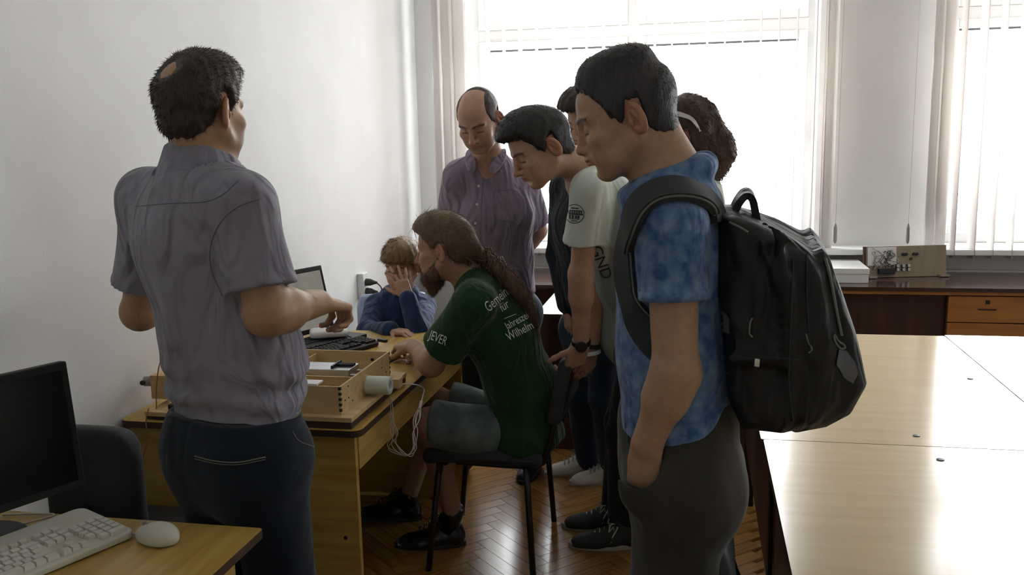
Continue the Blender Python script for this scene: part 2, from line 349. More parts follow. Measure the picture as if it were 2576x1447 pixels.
# ------------------------------------------------------------------ helpers: people
class Frame:
    """head or foot frame: x right, y forward, z up"""
    def __init__(s, o, azd, pitch=0.0, roll=0.0, sc=1.0):
        f = az(azd, -pitch); r = unit(np.cross(f, [0, 0, 1.0])); u = np.cross(r, f)
        a = math.radians(roll); r, u = r * math.cos(a) + u * math.sin(a), u * math.cos(a) - r * math.sin(a)
        s.o = A(o, float); s.M = np.stack([r, f, u], -1); s.s = sc
    def __call__(s, x, y, z): return s.o + s.M @ (A([x, y, z]) * s.s)
    def loc(s, P): return ((P - s.o) @ s.M) / s.s
    def vec(s, x, y, z): return s.M @ A([x, y, z], float)
def head(F, H, nose=1.0, jaw=1.0, brow=1.0, ear=True, earout=0.0):
    s = H.s; E = lambda c, r, k=0.016, mode='add', M=None: F.ell(H(*c), A(r) * s, H.M if M is None else M, k * s, mode)
    C = lambda a, b, ra, rb, k=0.014: F.cone(H(*a), H(*b), ra * s, rb * s, k * s)
    E((0, -0.014, 0.036), (0.0745, 0.094, 0.082)); E((0, 0.026, -0.008), (0.063, 0.066, 0.084), 0.02)
    E((0, 0.045, 0.045), (0.055, 0.042, 0.045), 0.02)
    E((0, 0.030, -0.062), (0.050 * jaw, 0.052, 0.042), 0.02); E((0, 0.070, -0.090), (0.019, 0.017, 0.016), 0.022)
    for x in (-1, 1):
        C((x * 0.060 * jaw, -0.004, -0.043), (x * 0.024, 0.064, -0.090), 0.017, 0.015, 0.024)
        E((x * 0.042, 0.062, -0.020), (0.024, 0.022, 0.018), 0.02)
        E((x * 0.034, 0.056, -0.052), (0.024, 0.028, 0.030), 0.02)
        C((x * 0.012, 0.087, 0.021), (x * 0.046, 0.072, 0.022), 0.0085 * brow, 0.008, 0.014)
    for x in (-1, 1):
        E((x * 0.031, 0.098, 0.004), (0.019, 0.016, 0.012), 0.014, 'sub')
        E((x * 0.031, 0.0725, 0.004), (0.0145, 0.0135, 0.0125), 0.004)
    C((0, 0.088, 0.014), (0, 0.088 + 0.026 * nose, -0.030), 0.0075, 0.0098, 0.010); E((0, 0.092 + 0.020 * nose, -0.033), (0.011, 0.011, 0.0085), 0.008)
    for x in (-1, 1): E((x * 0.0125, 0.096, -0.035), (0.0075, 0.010, 0.0075), 0.007)
    E((0, 0.083, -0.052), (0.026, 0.015, 0.016), 0.014)
    E((0, 0.096, -0.0535), (0.021, 0.0075, 0.0048), 0.005); E((0, 0.0935, -0.0640), (0.018, 0.0085, 0.0058), 0.005)
    C((-0.022, 0.0965, -0.0587), (0.022, 0.0965, -0.0587), 0.0016, 0.0016); F.ops[-1] = ('sub',) + F.ops[-1][1:4] + (0.003,)
    E((0, 0.093, -0.075), (0.018, 0.010, 0.006), 0.010, 'sub')
    if ear:
        for x in (-1, 1):
            a = math.radians(30 + earout) * x; M = H.M @ np.array([[math.cos(a), -math.sin(a), 0], [math.sin(a), math.cos(a), 0], [0, 0, 1.0]])
            b = math.radians(-10); M = M @ np.array([[1, 0, 0], [0, math.cos(b), -math.sin(b)], [0, math.sin(b), math.cos(b)]])
            c = H(x * 0.082, -0.016, -0.004)
            F.ell(c, A((0.0085, 0.020, 0.034)) * s, M, 0.006 * s)
            F.ell(c + M @ A([x * 0.0085, 0.003, 0.004]) * s, A((0.0095, 0.0135, 0.023)) * s, M, 0.003 * s, 'sub'); F.cone(c + M @ A([x * 0.0005, 0.004, 0.016]) * s, c + M @ A([x * 0.002, -0.006, -0.008]) * s, 0.004 * s, 0.0035 * s, 0.004 * s); F.ell(c + M @ A([x * 0.005, 0.005, -0.006]) * s, A((0.007, 0.006, 0.009)) * s, M, 0.003 * s, 'sub')
            F.ell(c + H.M @ A([-x * 0.003, 0.013, -0.004]) * s, A((0.005, 0.006, 0.008)) * s, M, 0.004 * s)
    return F
def hand(F, w, d, n, side, curl=(20, 25, 15), spread=0.1, s=1.0, thumb=25, tout=0.8, curls=None):
    """w wrist, d palm direction, n dorsal normal, side +1 puts the thumb along cross(d, n)"""
    w = A(w, float); d = unit(d); n = A(n, float); n = unit(n - d * n.dot(d)); l = np.cross(d, n) * side; tips = []
    offs = (0.030, 0.010, -0.010, -0.028); ln = ((.042, .026, .021), (.046, .029, .022), (.043, .027, .021), (.033, .021, .019)); R = (.0088, .0090, .0086, .0077)
    for i in range(4):
        kn = w + s * (d * (0.090 - 0.006 * abs(i - 1)) + l * offs[i])
        F.cone(w + s * (d * 0.004 + l * offs[i] * 0.62), kn, 0.0145 * s, 0.0112 * s, 0.012 * s)
        base = unit(d + l * spread * (1.5 - i)); p = kn; a = 0; cu = curls[i] if curls else curl
        for j in range(3):
            a += math.radians(cu[j]); q = p + s * ln[i][j] * (base * math.cos(a) - n * math.sin(a))
            F.cone(p, q, R[i] * s * (1 - 0.06 * j), R[i] * s * (0.93 - 0.07 * j), 0.004 * s); p = q
        tips.append(p)
    b = w + s * (d * 0.022 + l * 0.020 - n * 0.004); dr = unit(d * (1 - tout * 0.5) + l * tout - n * 0.25)
    F.ell(w + s * (d * 0.042 + l * 0.022 - n * 0.006), A((0.017, 0.03, 0.014)) * s, np.stack([l, d, n], -1), 0.014 * s)
    p = b; a = 0
    for j, L in enumerate((.045, .032, .026)):
        dd = unit(dr * math.cos(a) + (d * 0.9 - n * 0.45) * math.sin(a)); q = p + s * L * dd
        F.cone(p, q, (0.0125, 0.0098, 0.0090)[j] * s, (0.0098, 0.0090, 0.0072)[j] * s, 0.007 * s); p = q; a += math.radians(thumb)
    tips.append(p); return tips
def torso(F, J, r, off=0.0, flat=0.7, k=0.05, yoke=0.050):
    """pelvis - waist - chest - neck, with shoulder yoke; J joints, r radii for pel, wai, che"""
    f = J['fr']; fp = J.get('frp', f)
    F.cone(J['pel'], J['wai'], r[0] + off, r[1] + off, k, flat, fp); F.cone(J['wai'], J['che'], r[1] + off, r[2] + off, k, flat, f)
    up = J['che'] * 0.35 + J['nek'] * 0.65; F.cone(J['che'], up, r[2] + off, r[2] * 0.62 + off, k, flat, f)
    m = (J['shL'] + J['shR']) / 2
    for S in ('L', 'R'):
        sh = J['sh' + S]; F.cone(up * 0.6 + m * 0.4, sh, 0.060 + off, yoke + off, k)
        F.cone(J['nek'], sh * 0.75 + m * 0.25, 0.042 + off, 0.032 + off, k * 0.8)
    return F
def limb(F, a, b, c, r, k=0.02):
    F.cone(a, b, r[0], r[1], k); F.cone(b, c, r[2], r[3], k)
    m = b * 0.68 + c * 0.32; F.cone(b, m, r[1], r[2] * 1.08, k); return F
SKIN = {}
def skin_color(H, base, brow=(0.05, 0.03, 0.02), lips=None, stubble=None, scalp=None, extra=None):
    base = A(base, float); lips = base * A([0.85, 0.55, 0.55]) if lips is None else A(lips); brow = A(brow, float)
    def fn(V):
        q = H.loc(V); x, y, z = np.abs(q[:, 0]), q[:, 1], q[:, 2]; col = np.tile(base, (len(V), 1))
        inh = (np.abs(q) < 0.16).all(1)
        def mixc(w, c):
            w = np.clip(w, 0, 1)[:, None] * inh[:, None]; col[:] = col * (1 - w) + A(c) * w
        mixc(np.clip(1 - ((x / 0.05) ** 2 + ((z + 0.02) / 0.03) ** 2), 0, 1) * (y > 0.04) * 0.4, base * A([1.08, 0.85, 0.8]))
        mixc((x > 0.07) * (np.abs(z) < 0.04) * (y < 0.02) * 0.5, base * A([1.1, 0.75, 0.7]))
        if stubble is not None:
            w = np.clip((-0.03 - z) / 0.02, 0, 1) * np.clip((y + 0.01) / 0.02, 0, 1) * np.clip((z + 0.13) / 0.02, 0, 1) * (1 - np.clip(1 - ((x / 0.03) ** 2 + ((z + 0.059) / 0.014) ** 2), 0, 1)); mixc(w * 0.55, stubble)
        mixc(np.clip(1.6 * (1 - ((x / 0.024) ** 2 + ((z + 0.059) / 0.0115) ** 2)), 0, 1) * (y > 0.07) * 0.8, lips)
        zb = 0.0215 + 0.004 * np.sin(np.clip((x - 0.012) / 0.04, 0, 1) * 2.6); mixc(np.clip(1.5 - np.abs(z - zb) / 0.004, 0, 1) * (x > 0.010) * (x < 0.054) * (y > 0.05) * 0.9, brow)
        mixc(np.clip(1.6 - np.abs(z + 0.0045 + 0.09 * (x - 0.031) ** 2 * 20) / 0.0022, 0, 1) * (np.abs(x - 0.031) < 0.0155) * (y > 0.055) * 0.9, brow * 0.6)
        mixc(np.clip(1 - ((x - 0.010) / 0.005) ** 2 - ((z + 0.0405) / 0.003) ** 2, 0, 1) * (y > 0.085), base * 0.25)
        if scalp is not None: mixc(scalp(q), brow)
        if extra is not None: extra(V, q, col)
        return col
    return fn
def sdf_obj(name, F, res, m, parent=None, org=None, fine=None, colfn=None):
    V, Q = multi_mesh(F, res, fine) if fine else F.mesh(res)
    o = mesh_obj(name, V, Q, m, parent, org, True, colfn(V) if colfn else None)
    return o
def strands_geo(P, N, D, L, w, seg=3, droop=0.0, curl=0.0, r=RNG):
    """tapered three-sided hairs growing at P along D"""
    n = len(P); Vs = []; T = D / (np.linalg.norm(D, axis=1, keepdims=True) + 1e-9); B = np.cross(T, N); B /= (np.linalg.norm(B, axis=1, keepdims=True) + 1e-9); C = np.cross(B, T)
    ph = r.uniform(0, 6.3, n)[:, None]
    for j in range(seg + 1):
        t = j / seg; c = P + T * (L[:, None] * t) + A([0, 0, -1.0]) * droop * t * t + curl * t * (B * np.sin(ph + 5 * t) + C * np.cos(ph + 5 * t))
        ww = (w * (1 - t) ** 0.7 + 1e-5)
        for a in range(3):
            an = a * 2.0944; Vs.append(c + ww * (B * math.cos(an) + C * math.sin(an)))
    V = np.stack(Vs, 1).reshape(-1, 3); k = 3 * (seg + 1); base = (np.arange(n) * k)[:, None]; Q = []
    for j in range(seg):
        for a in range(3): Q.append(np.concatenate([base + 3 * j + a, base + 3 * j + (a + 1) % 3, base + 3 * j + 3 + (a + 1) % 3, base + 3 * j + 3 + a], 1))
    return V, np.concatenate(Q)
def hair_obj(name, F, res, m, parent, H, n=2500, L=(0.006, 0.016), w=0.0009, flow=None, lift=0.35, extra=None, curl=0.0, droop=0.0, seed=1, colfn=None, keep=None):
    """hair: a cap surface with single hairs standing out of it, one mesh"""
    r = np.random.default_rng(seed); V, Q = F.mesh(res); Nn = vnormals(V, Q)
    i = r.choice(len(V), n)
    if keep is not None: i = i[r.random(len(i)) < keep(H.loc(V[i]))]; n = len(i)
    P = V[i]; N = Nn[i]; q = H.loc(P)
    fl = flow(q) if flow is not None else q - A([0, -0.07, 0.11]); fl = fl @ H.M.T
    fl = fl - N * (fl * N).sum(1, keepdims=True); fl /= (np.linalg.norm(fl, axis=1, keepdims=True) + 1e-6); D = fl + N * lift + r.normal(0, 0.22, fl.shape)
    V2, Q2 = strands_geo(P - N * 0.002, N, D, r.uniform(*L, n), w, curl=curl, droop=droop, r=r)
    Vs, Qs, b = [V, V2], [Q, Q2 + len(V)], len(V) + len(V2)
    for v, q_ in (extra or []): Vs.append(v); Qs.append(q_ + b); b += len(v)
    VV = np.concatenate(Vs); return mesh_obj(name, VV, np.concatenate(Qs), m, parent, None, True, colfn(VV) if colfn else None)
def hairline(ys, zs):
    return lambda q: np.interp(q[..., 1], ys, zs) - q[..., 2]
SHORT = ([-0.12, -0.07, -0.035, -0.030, -0.005, 0.012, 0.016, 0.03, 0.045, 0.060, 0.075, 0.1], [-0.066, -0.066, -0.045, 0.030, 0.026, -0.012, -0.012, 0.004, 0.036, 0.060, 0.072, 0.074])
def short_hair(H, th=0.010, line=SHORT, top=0.0, topc=(0, 0.02, 0.075), topr=(0.06, 0.075, 0.05), amp=0.002, seed=3, extra=None, freq=160.0, fade=0.022, mask=None):
    """hair that rises out of the scalp at the hairline and reaches its full thickness a little inside it"""
    F = Field(); s = H.s; hl = hairline(*line)
    F.ell(H(0, -0.014, 0.036), A((0.0745, 0.094, 0.082)) * s, H.M, 0.016); F.ell(H(0, 0.026, -0.008), A((0.063, 0.066, 0.084)) * s, H.M, 0.02); F.ell(H(0, 0.045, 0.045), A((0.055, 0.042, 0.045)) * s, H.M, 0.02)
    F.ell(H(0, -0.045, -0.035), A((0.054, 0.046, 0.05)) * s, H.M, 0.02)
    if top: F.ell(H(*topc), (A(topr) + top) * s, H.M, 0.02)
    if extra: extra(F)
    hl0 = hl; hl = lambda q: hl0(q) + 0.003 * np.sin(q[..., 0] * 310 + q[..., 1] * 190) + 0.002 * np.sin(q[..., 0] * 130 + q[..., 1] * 420)
    F.clipfn(lambda P: (hl(H.loc(P)) - 0.004) * s, 0.010)
    def grow(P):
        q = H.loc(P); t = np.clip(-hl(q) / fade, 0, 1)
        if mask is not None: t = t * mask(q)
        t = t * t * (3 - 2 * t); return (0.003 - (th + 0.003) * t).astype(np.float32)
    F.disp(grow); F.disp(folds(seed, freq, amp)); return F
def neck(F, H, J, r=0.056):
    F.cone(H(0, -0.022, -0.05), J['nek'], r, r * 1.08, 0.03)
    F.cone(J['nek'] , J['nek'] - A([0, 0, 0.06]), r * 1.1, r * 1.2, 0.03)
def shoe(parent, heel, azd, L, mats, hi=0.075, laces=True, W=0.048, name='shoe', pitch=0, tab=None, lr=0.0032):
    """a low shoe: upper with tongue opening, sole and laces; heel is the rear end on the floor"""
    H = Frame(heel, azd, pitch); F = Field(); M = H.M
    F.cone(H(0, 0.045, 0.052), H(0, 0.12, 0.050), 0.036, 0.040, 0.02); F.cone(H(0, 0.12, 0.046), H(0, L - 0.065, 0.030), 0.041, 0.034, 0.03, 0.85, [0, 0, 1])
    F.cone(H(0, L - 0.10, 0.026), H(0, L - 0.048, 0.022), 0.046, 0.036, 0.03, 0.70, [0, 0, 1])
    F.cone(H(0, 0.042, 0.05), H(0, 0.058, hi + 0.015), 0.036, 0.036, 0.02); F.cone(H(0, 0.10, 0.065), H(0, 0.085, hi + 0.028), 0.026, 0.020, 0.02)
    F.cone(H(0, 0.05, hi + 0.005), H(0, 0.062, hi + 0.06), 0.028, 0.031, 0.006, mode='sub')
    F.clip(H(0, 0, 0.018), -H.vec(0, 0, 1)); u = sdf_obj(name, F, 0.004, mats[0], parent)
    n = 22; pts = []
    for i in range(n):
        a = 2 * math.pi * i / n; y = math.cos(a); x = math.sin(a); wid = W * (0.80 + 0.22 * (0.5 + 0.5 * y)) * (1 if y < 0.6 else 1.0)
        pts.append(H(x * wid, L / 2 + y * (L / 2), 0.001))
    MB().prism(pts, H.vec(0, 0, 1) * 0.030).build('sole', mats[1], u, bevel=0.006)
    if laces:
        for i in range(5):
            y = 0.104 + i * 0.019; z = hi + 0.020 - i * 0.0082
            MB().tube(spline([H(-0.026, y + 0.004, z - 0.010), H(-0.010, y, z + 0.005), H(0.010, y, z + 0.005), H(0.026, y - 0.004, z - 0.010)], 4), lr, 6).build('lace', mats[2], u, smooth=True)
        for sx in (-1, 1):
            MB().tube(spline([H(0, 0.10, hi + 0.02), H(sx * 0.03, 0.095, hi + 0.022), H(sx * 0.042, 0.115, hi - 0.01), H(sx * 0.047, 0.12, hi - 0.03)], 5), lr * 0.8, 6).build('lace', mats[2], u, smooth=True)
            MB().tube(spline([H(0, 0.098, hi + 0.026), H(sx * 0.028, 0.118, hi + 0.036), H(sx * 0.040, 0.128, hi + 0.012), H(sx * 0.015, 0.108, hi + 0.022)], 5), lr * 0.8, 6).build('lace', mats[2], u, smooth=True)
    if tab is not None: MB().add([H(x, y, z) for z in (0.062, hi + 0.014) for x, y in ((-0.024, 0.014), (-0.010, 0.003), (0.010, 0.003), (0.024, 0.014))], [(0, 1, 5, 4), (1, 2, 6, 5), (2, 3, 7, 6)]).build('heel_tab', tab, u).modifiers.new('t', 'SOLIDIFY').thickness = 0.006
    return u
def text_on(name, txt, target, origin, right, up, size, m, parent, lift=0.002, shear=0.0, res=6, depth=0.12, xs=1.0):
    """lettering printed on a curved surface: flat glyphs, dropped onto the target mesh along the print normal"""
    cu = bpy.data.curves.new('lettering', 'FONT'); cu.body = txt; cu.size = size; cu.shear = shear; cu.resolution_u = res; cu.align_x = 'LEFT'
    o = bpy.data.objects.new('lettering', cu); COL.objects.link(o); dg = bpy.context.evaluated_depsgraph_get(); me = bpy.data.meshes.new_from_object(o.evaluated_get(dg)); bpy.data.objects.remove(o); bpy.data.curves.remove(cu)
    bm = bmesh.new(); bm.from_mesh(me); bmesh.ops.triangulate(bm, faces=bm.faces)
    for _ in range(5):
        bmesh.ops.subdivide_edges(bm, edges=[e for e in bm.edges if e.calc_length() > size * 0.10], cuts=1); bmesh.ops.triangulate(bm, faces=bm.faces)
    for v in bm.verts: v.co.x *= xs
    return drop_on(name, bm, target, origin, right, up, m, parent, lift, depth)
def drop_on(name, bm, target, origin, right, up, m, parent, lift=0.002, depth=0.12):
    right = unit(right); up = A(up, float); up = unit(up - right * up.dot(right)); nn = np.cross(right, up)
    tm = target.data; base = ORG[target.name]; tree = BVHTree.FromPolygons([tuple(A(v.co) + base) for v in tm.vertices], [tuple(p.vertices) for p in tm.polygons])
    V = []
    for v in bm.verts:
        p = A(origin) + right * v.co.x + up * v.co.y; ey = A([0, 0, CAM_H]); dv = unit(p - ey); h = tree.ray_cast(Vector(p - dv * depth), Vector(dv), depth * 2.2)
        V.append(A(h[0]) + A(h[1]) * lift if h[0] is not None else None)
    bm.verts.index_update(); Fc = [tuple(v.index for v in f.verts) for f in bm.faces if all(V[v.index] is not None for v in f.verts)]; bm.free()
    V = [v if v is not None else A(origin) for v in V]
    us = sorted({i for f in Fc for i in f}); mp = {i: k for k, i in enumerate(us)}
    if not us: print('no hit for', name); return None
    return mesh_obj(name, [V[i] for i in us], [tuple(mp[i] for i in f) for f in Fc], m, parent, None, True)
# ================================================================== the room
def struct(o): o['kind'] = 'structure'; return o
XL, YB, ZC = -1.75, 5.70, 3.15
fl = struct(MB().box((-1.9, -3.2, -0.06), (7.2, 6.0, -0.012)).build('floor', MT['gap'], org=(0, 0, -0.012)))
# parquet laid in herringbone, zigzag columns running towards the windows
PW, PN = 0.062, 6
def plank_mesh(o_name):
    l, w = PW * PN / 2 - 0.0010, PW / 2 - 0.0010
    mb = MB().box((-l, -w, -0.012), (l, w, 0.0)); return mb
c45 = math.sqrt(0.5); planks = []
for k in range(-160, 260):
    for rep in range(-30, 30):
        for kind in (0, 1):
            if kind == 0: u, v = k + PN / 2 + rep * 2 * PN, k + 0.5
            else: u, v = k + 0.5 + rep * 2 * PN, k + 1 + PN / 2
            x, y = (u - v) * c45 * PW, (u + v) * c45 * PW
            if -1.72 < x < 4.9 and -1.0 < y < 5.65: planks.append((x, y, kind))
vis = lambda p: -1.3 < p[0] < 0.35 and 2.45 < p[1] < 4.6
near = sorted([p for p in planks if vis(p)], key=lambda p: p[1])[:300]; ns = set(near)
pm = None
for x, y, kind in near:
    if pm is None: o = plank_mesh('plank').build('plank', MT['plank'], fl); pm = o.data
    else: o = bpy.data.objects.new('plank', pm); link(o, fl, None)
    o.location = (x, y, 0.012); o.rotation_euler = (0, 0, math.pi / 4 + kind * math.pi / 2)
mb = MB(); l, w = PW * PN / 2 - 0.001, PW / 2 - 0.001
for p in planks:
    if p in ns: continue
    a = math.pi / 4 + p[2] * math.pi / 2; ca, sa = math.cos(a), math.sin(a)
    mb.obox((p[0], p[1], -0.006), (l, w, 0.006), (ca, sa, 0), (-sa, ca, 0), (0, 0, 1))
tag(mb.build('plank_field', MT['plank'], fl), kind='stuff')
struct(MB().box((-1.9, -3.2, ZC), (7.2, 6.0, ZC + 0.1)).build('ceiling', MT['ceil']))
struct(MB().box((-1.9, -3.2, 0), (XL, 6.0, ZC)).build('wall_left', MT['wall']))
struct(MB().box((7.0, -3.2, 0), (7.2, 6.0, ZC)).build('wall_right', MT['wall']))
struct(MB().box((-1.75, -3.2, 0), (7.0, -3.0, ZC)).build('wall_front', MT['wall']))
W1, W2, W3_ADDED, WZ0, WZ1 = (-1.42, 0.69), (1.36, 3.40), (4.06, 6.10), 0.90, 2.93  # third opening is added out of frame to brighten left wall and foreground
wb = MB()
for x0, x1 in ((XL, W1[0]), (W1[1], W2[0]), (W2[1], W3_ADDED[0]), (W3_ADDED[1], 7.0)): wb.box((x0, YB, 0), (x1, 6.0, ZC))
for x0, x1 in (W1, W2, W3_ADDED): wb.box((x0, YB, 0), (x1, 6.0, WZ0)); wb.box((x0, YB, WZ1), (x1, 6.0, ZC))
struct(wb.build('wall_back', MT['wall']))
glass = bpy.data.materials.new('window_glass'); glass.use_nodes = True; gn, gl = glass.node_tree.nodes, glass.node_tree.links
g_t = gn.new('ShaderNodeBsdfTransparent'); g_g = gn.new('ShaderNodeBsdfGlossy'); g_g.inputs['Roughness'].default_value = 0.02; g_m = gn.new('ShaderNodeMixShader'); g_m.inputs['Fac'].default_value = 0.05
gl.new(g_t.outputs[0], g_m.inputs[1]); gl.new(g_g.outputs[0], g_m.inputs[2]); gl.new(g_m.outputs[0], gn['Material Output'].inputs['Surface'])
MT['gasket'] = mat('grey_gasket', (0.12, 0.12, 0.13), 0.7)
def window(n, x0, x1, mull, tz):
    y0, y1 = 5.84, 5.91; fr = MB()
    fr.box((x0, y0, WZ0), (x0 + 0.055, y1, WZ1)); fr.box((x1 - 0.055, y0, WZ0), (x1, y1, WZ1)); fr.box((x0, y0, WZ0), (x1, y1, WZ0 + 0.055)); fr.box((x0, y0, WZ1 - 0.055), (x1, y1, WZ1))
    root = struct(fr.build('window_%d' % n, MT['upvc'], bevel=0.004))
    MB().box((x0 + 0.05, y0 - 0.004, tz), (x1 - 0.05, y1, tz + 0.07)).build('transom', MT['upvc'], root, bevel=0.004)
    xs = [x0 + 0.055] + mull + [x1 - 0.055]
    for m in mull: MB().box((m - 0.03, y0 - 0.002, WZ0 + 0.05), (m + 0.03, y1, WZ1 - 0.05)).build('mullion', MT['upvc'], root, bevel=0.004)
    for i in range(len(xs) - 1):
        a, b = xs[i] + (0.03 if i else 0), xs[i + 1] - (0.03 if i < len(xs) - 2 else 0)
        for z0, z1 in ((WZ0 + 0.055, tz), (tz + 0.07, WZ1 - 0.055)):
            s = MB(); t = 0.052
            s.box((a, y0 - 0.02, z0), (a + t, y1 - 0.01, z1)); s.box((b - t, y0 - 0.02, z0), (b, y1 - 0.01, z1)); s.box((a + t, y0 - 0.02, z0), (b - t, y1 - 0.01, z0 + t)); s.box((a + t, y0 - 0.02, z1 - t), (b - t, y1 - 0.01, z1))
            so = s.build('sash', MT['upvc'], root, bevel=0.004)
            MB().box((a + t, 5.868, z0 + t), (b - t, 5.876, z1 - t)).build('pane', glass, so)
            g = MB(); g.box((a + t, y0 - 0.004, z1 - t - 0.012), (b - t, y0 + 0.002, z1 - t)); g.build('gasket', MT['gasket'], so)
        MB().box((b - 0.034, y0 - 0.045, 1.52), (b - 0.014, y0 - 0.02, 1.64)).build('handle', MT['upvc'], root, bevel=0.004)
    return root
window(1, W1[0], W1[1], [-0.395], 2.17); window(2, W2[0], W2[1], [2.38], 2.19); window(3, W3_ADDED[0], W3_ADDED[1], [5.08], 2.19)  # the last window is unseen, put in for its daylight
struct(MB().box((XL, 5.52, 0.862), (7.0, 5.85, 0.897)).build('trim_1', MT['upvc'], bevel=0.006))
struct(MB().box((XL, 5.655, 0.70), (7.0, 5.70, 0.76)).build('trim_2', MT['upvc'], bevel=0.004))
struct(MB().box((XL, 0.0, 0.0), (XL + 0.018, 5.7, 0.08)).build('baseboard_left', MT['brown'], bevel=0.003))
# ------------------------------------------------------------------ vertical blinds
def blind(label, x0, x1, bunch, cord_x, tilt, ztop=3.0):
    r = empty('vertical_blind', ((x0 + x1) / 2, 5.56, 0.84), label, 'blind', 'vertical blinds at the windows')
    MB().box((x0, 5.54, ztop), (x1, 5.585, ztop + 0.045)).build('headrail', MT['upvc'], r)
    sm = None
    def slat(x, ang):
        nonlocal sm
        if sm is None:
            m = MB(); n = 6
            v = [(-0.0445 + 0.089 * i / n, 0.006 * math.sin(math.pi * i / n), z) for z in (0.845, ztop) for i in range(n + 1)]
            m.add([A(q) + A(ORG[r.name]) * A([1, 1, 0]) for q in v], [(i, i + 1, n + 2 + i, n + 1 + i) for i in range(n)])
            o = m.build('slat', MT['slat'], r, smooth=True); so = o.modifiers.new('thick', 'SOLIDIFY'); so.thickness = 0.0008; sm = o.data
        else:
            o = bpy.data.objects.new('slat', sm); link(o, r, None); so = o.modifiers.new('thick', 'SOLIDIFY'); so.thickness = 0.0008
        o.location = (x - ORG[r.name][0], 0, 0); o.rotation_euler = (0, 0, math.radians(ang))
    k = 0; x = x0 + 0.05
    while x < x1 - 0.03:
        slat(x, tilt + random.uniform(-5, 5)); x += 0.1
    for x, a in bunch: slat(x, a)
    MB().tube([(cord_x, 5.53, ztop), (cord_x, 5.53, 1.04)], 0.0015, 5).build('cord', MT['wire'], r)
    MB().lathe((cord_x, 5.53, 0.93), (0, 0, 1), [(0.004, 0), (0.010, 0.012), (0.010, 0.09), (0.003, 0.115)], 10).build('cord_weight', MT['metalgrey'], r)
MT['metalgrey'] = mat('grey_plastic', lin(150, 142, 132), 0.5)
blind('vertical blind with open white slats across the wide middle window', -1.40, 0.70, [(-1.56, 40), (-1.53, 55), (-1.50, 35), (-1.46, 50), (-1.43, 40), (0.72, 60), (0.745, 40)], 0.79, 88)
blind('vertical blind with open white slats over the window at the right edge', 1.38, 3.40, [(1.31, 30), (1.335, 50), (1.36, 35)], 1.185, 100)
# ================================================================== desks and tables
def desk(label, x0, x1, y0, y1, top_m, panel_m, apron, name='desk', z=0.75, rounded=0.03, group=None):
    r = empty(name, ((x0 + x1) / 2, (y0 + y1) / 2, 0), label, 'desk', group)
    rr = rounded; pts = []
    for cx, cy, a0 in ((x1 - rr, y0 + rr, -90), (x1 - rr, y1 - rr, 0), (x0 + rr, y1 - rr, 90), (x0 + rr, y0 + rr, 180)):
        for i in range(5): a = math.radians(a0 + i * 22.5); pts.append((cx + rr * math.cos(a), cy + rr * math.sin(a), z - 0.020))
    MB().prism(pts, (0, 0, 0.020)).build('tabletop', top_m, r)
    c = A([(x0 + x1) / 2, (y0 + y1) / 2, 0]); ring = [A(p) + unit(A([p[0], p[1], 0]) - c) * 0.0012 for p in pts]; inner = [A(p) - unit(A([p[0], p[1], 0]) - c) * 0.004 for p in pts]; n = len(pts)
    e = MB(); v = [p + A([0, 0, -0.001]) for p in ring] + [p + A([0, 0, 0.019]) for p in ring] + [p + A([0, 0, -0.001]) for p in inner]
    e.add(v, [(i, (i + 1) % n, n + (i + 1) % n, n + i) for i in range(n)] + [(i, 2 * n + i, 2 * n + (i + 1) % n, (i + 1) % n) for i in range(n)]); e.build('edge_band', MT['edge'], r)
    return r
# the desk the group stands around
dA = desk('beech laminate desk against the white wall carrying the wooden box and black keyboard', -1.742, -0.956, 2.42, 3.756, MT['laminate_y'], None, None)
for y in (2.452, 3.70): MB().box((-1.73, y, 0), (-0.985, y + 0.022, 0.73)).build('end_panel', MT['laminate'], dA, bevel=0.001)
MB().box((-0.999, 2.474, 0.612), (-0.981, 3.70, 0.73)).build('apron', MT['laminate_y'], dA, bevel=0.001)
MB().box((-1.68, 2.474, 0.35), (-1.66, 3.70, 0.73)).build('back_panel', MT['laminate_y'], dA, bevel=0.001)
MB().lathe((-1.03, 2.452, 0.40), (0, -1, 0), [(0.006, 0), (0.006, 0.002)], 10).build('screw_cap', MT['black'], dA)
# the near desk in the lower left corner
dB = desk('beech laminate desk in the lower left corner with a beige keyboard', -1.742, -0.93, 0.45, 1.755, MT['laminate_y'], None, None, rounded=0.008)
for y in (0.48, 1.70): MB().box((-1.73, y, 0), (-0.985, y + 0.022, 0.73)).build('end_panel', MT['laminate'], dB, bevel=0.001)
MB().box((-0.999, 0.502, 0.60), (-0.981, 1.70, 0.73)).build('apron', MT['laminate_y'], dB, bevel=0.001)
MB().box((-1.68, 0.502, 0.35), (-1.66, 1.70, 0.73)).build('back_panel', MT['laminate_y'], dB, bevel=0.001)
# the four pale tables pushed together on the right
def table(label, x0, x1, y0, y1, z=0.75):
    r = desk(label, x0, x1, y0, y1, MT['pale'], None, None, name='table', z=z, rounded=0.006, group='pale tables pushed together'); r['category'] = 'table'
    MB().box((x0 + 0.03, y0 + 0.05, 0.30), (x0 + 0.05, y1 - 0.05, z - 0.02)).build('side_panel', MT['brown'], r)
    MB().box((x1 - 0.05, y0 + 0.05, 0.30), (x1 - 0.03, y1 - 0.05, z - 0.02)).build('side_panel', MT['brown'], r)
    for x in (x0 + 0.03, x1 - 0.07):
        for y in (y0 + 0.03, y1 - 0.07): MB().box((x, y, 0), (x + 0.04, y + 0.04, z - 0.02)).build('leg', MT['darkmetal'], r)
    return r
tA = table('pale glossy table behind the backpack, far one of the left pair', 0.184, 0.995, 2.512, 3.90)
tB = table('pale glossy table at the bottom right, nearest one of the left pair', 0.190, 0.995, 1.10, 2.508)
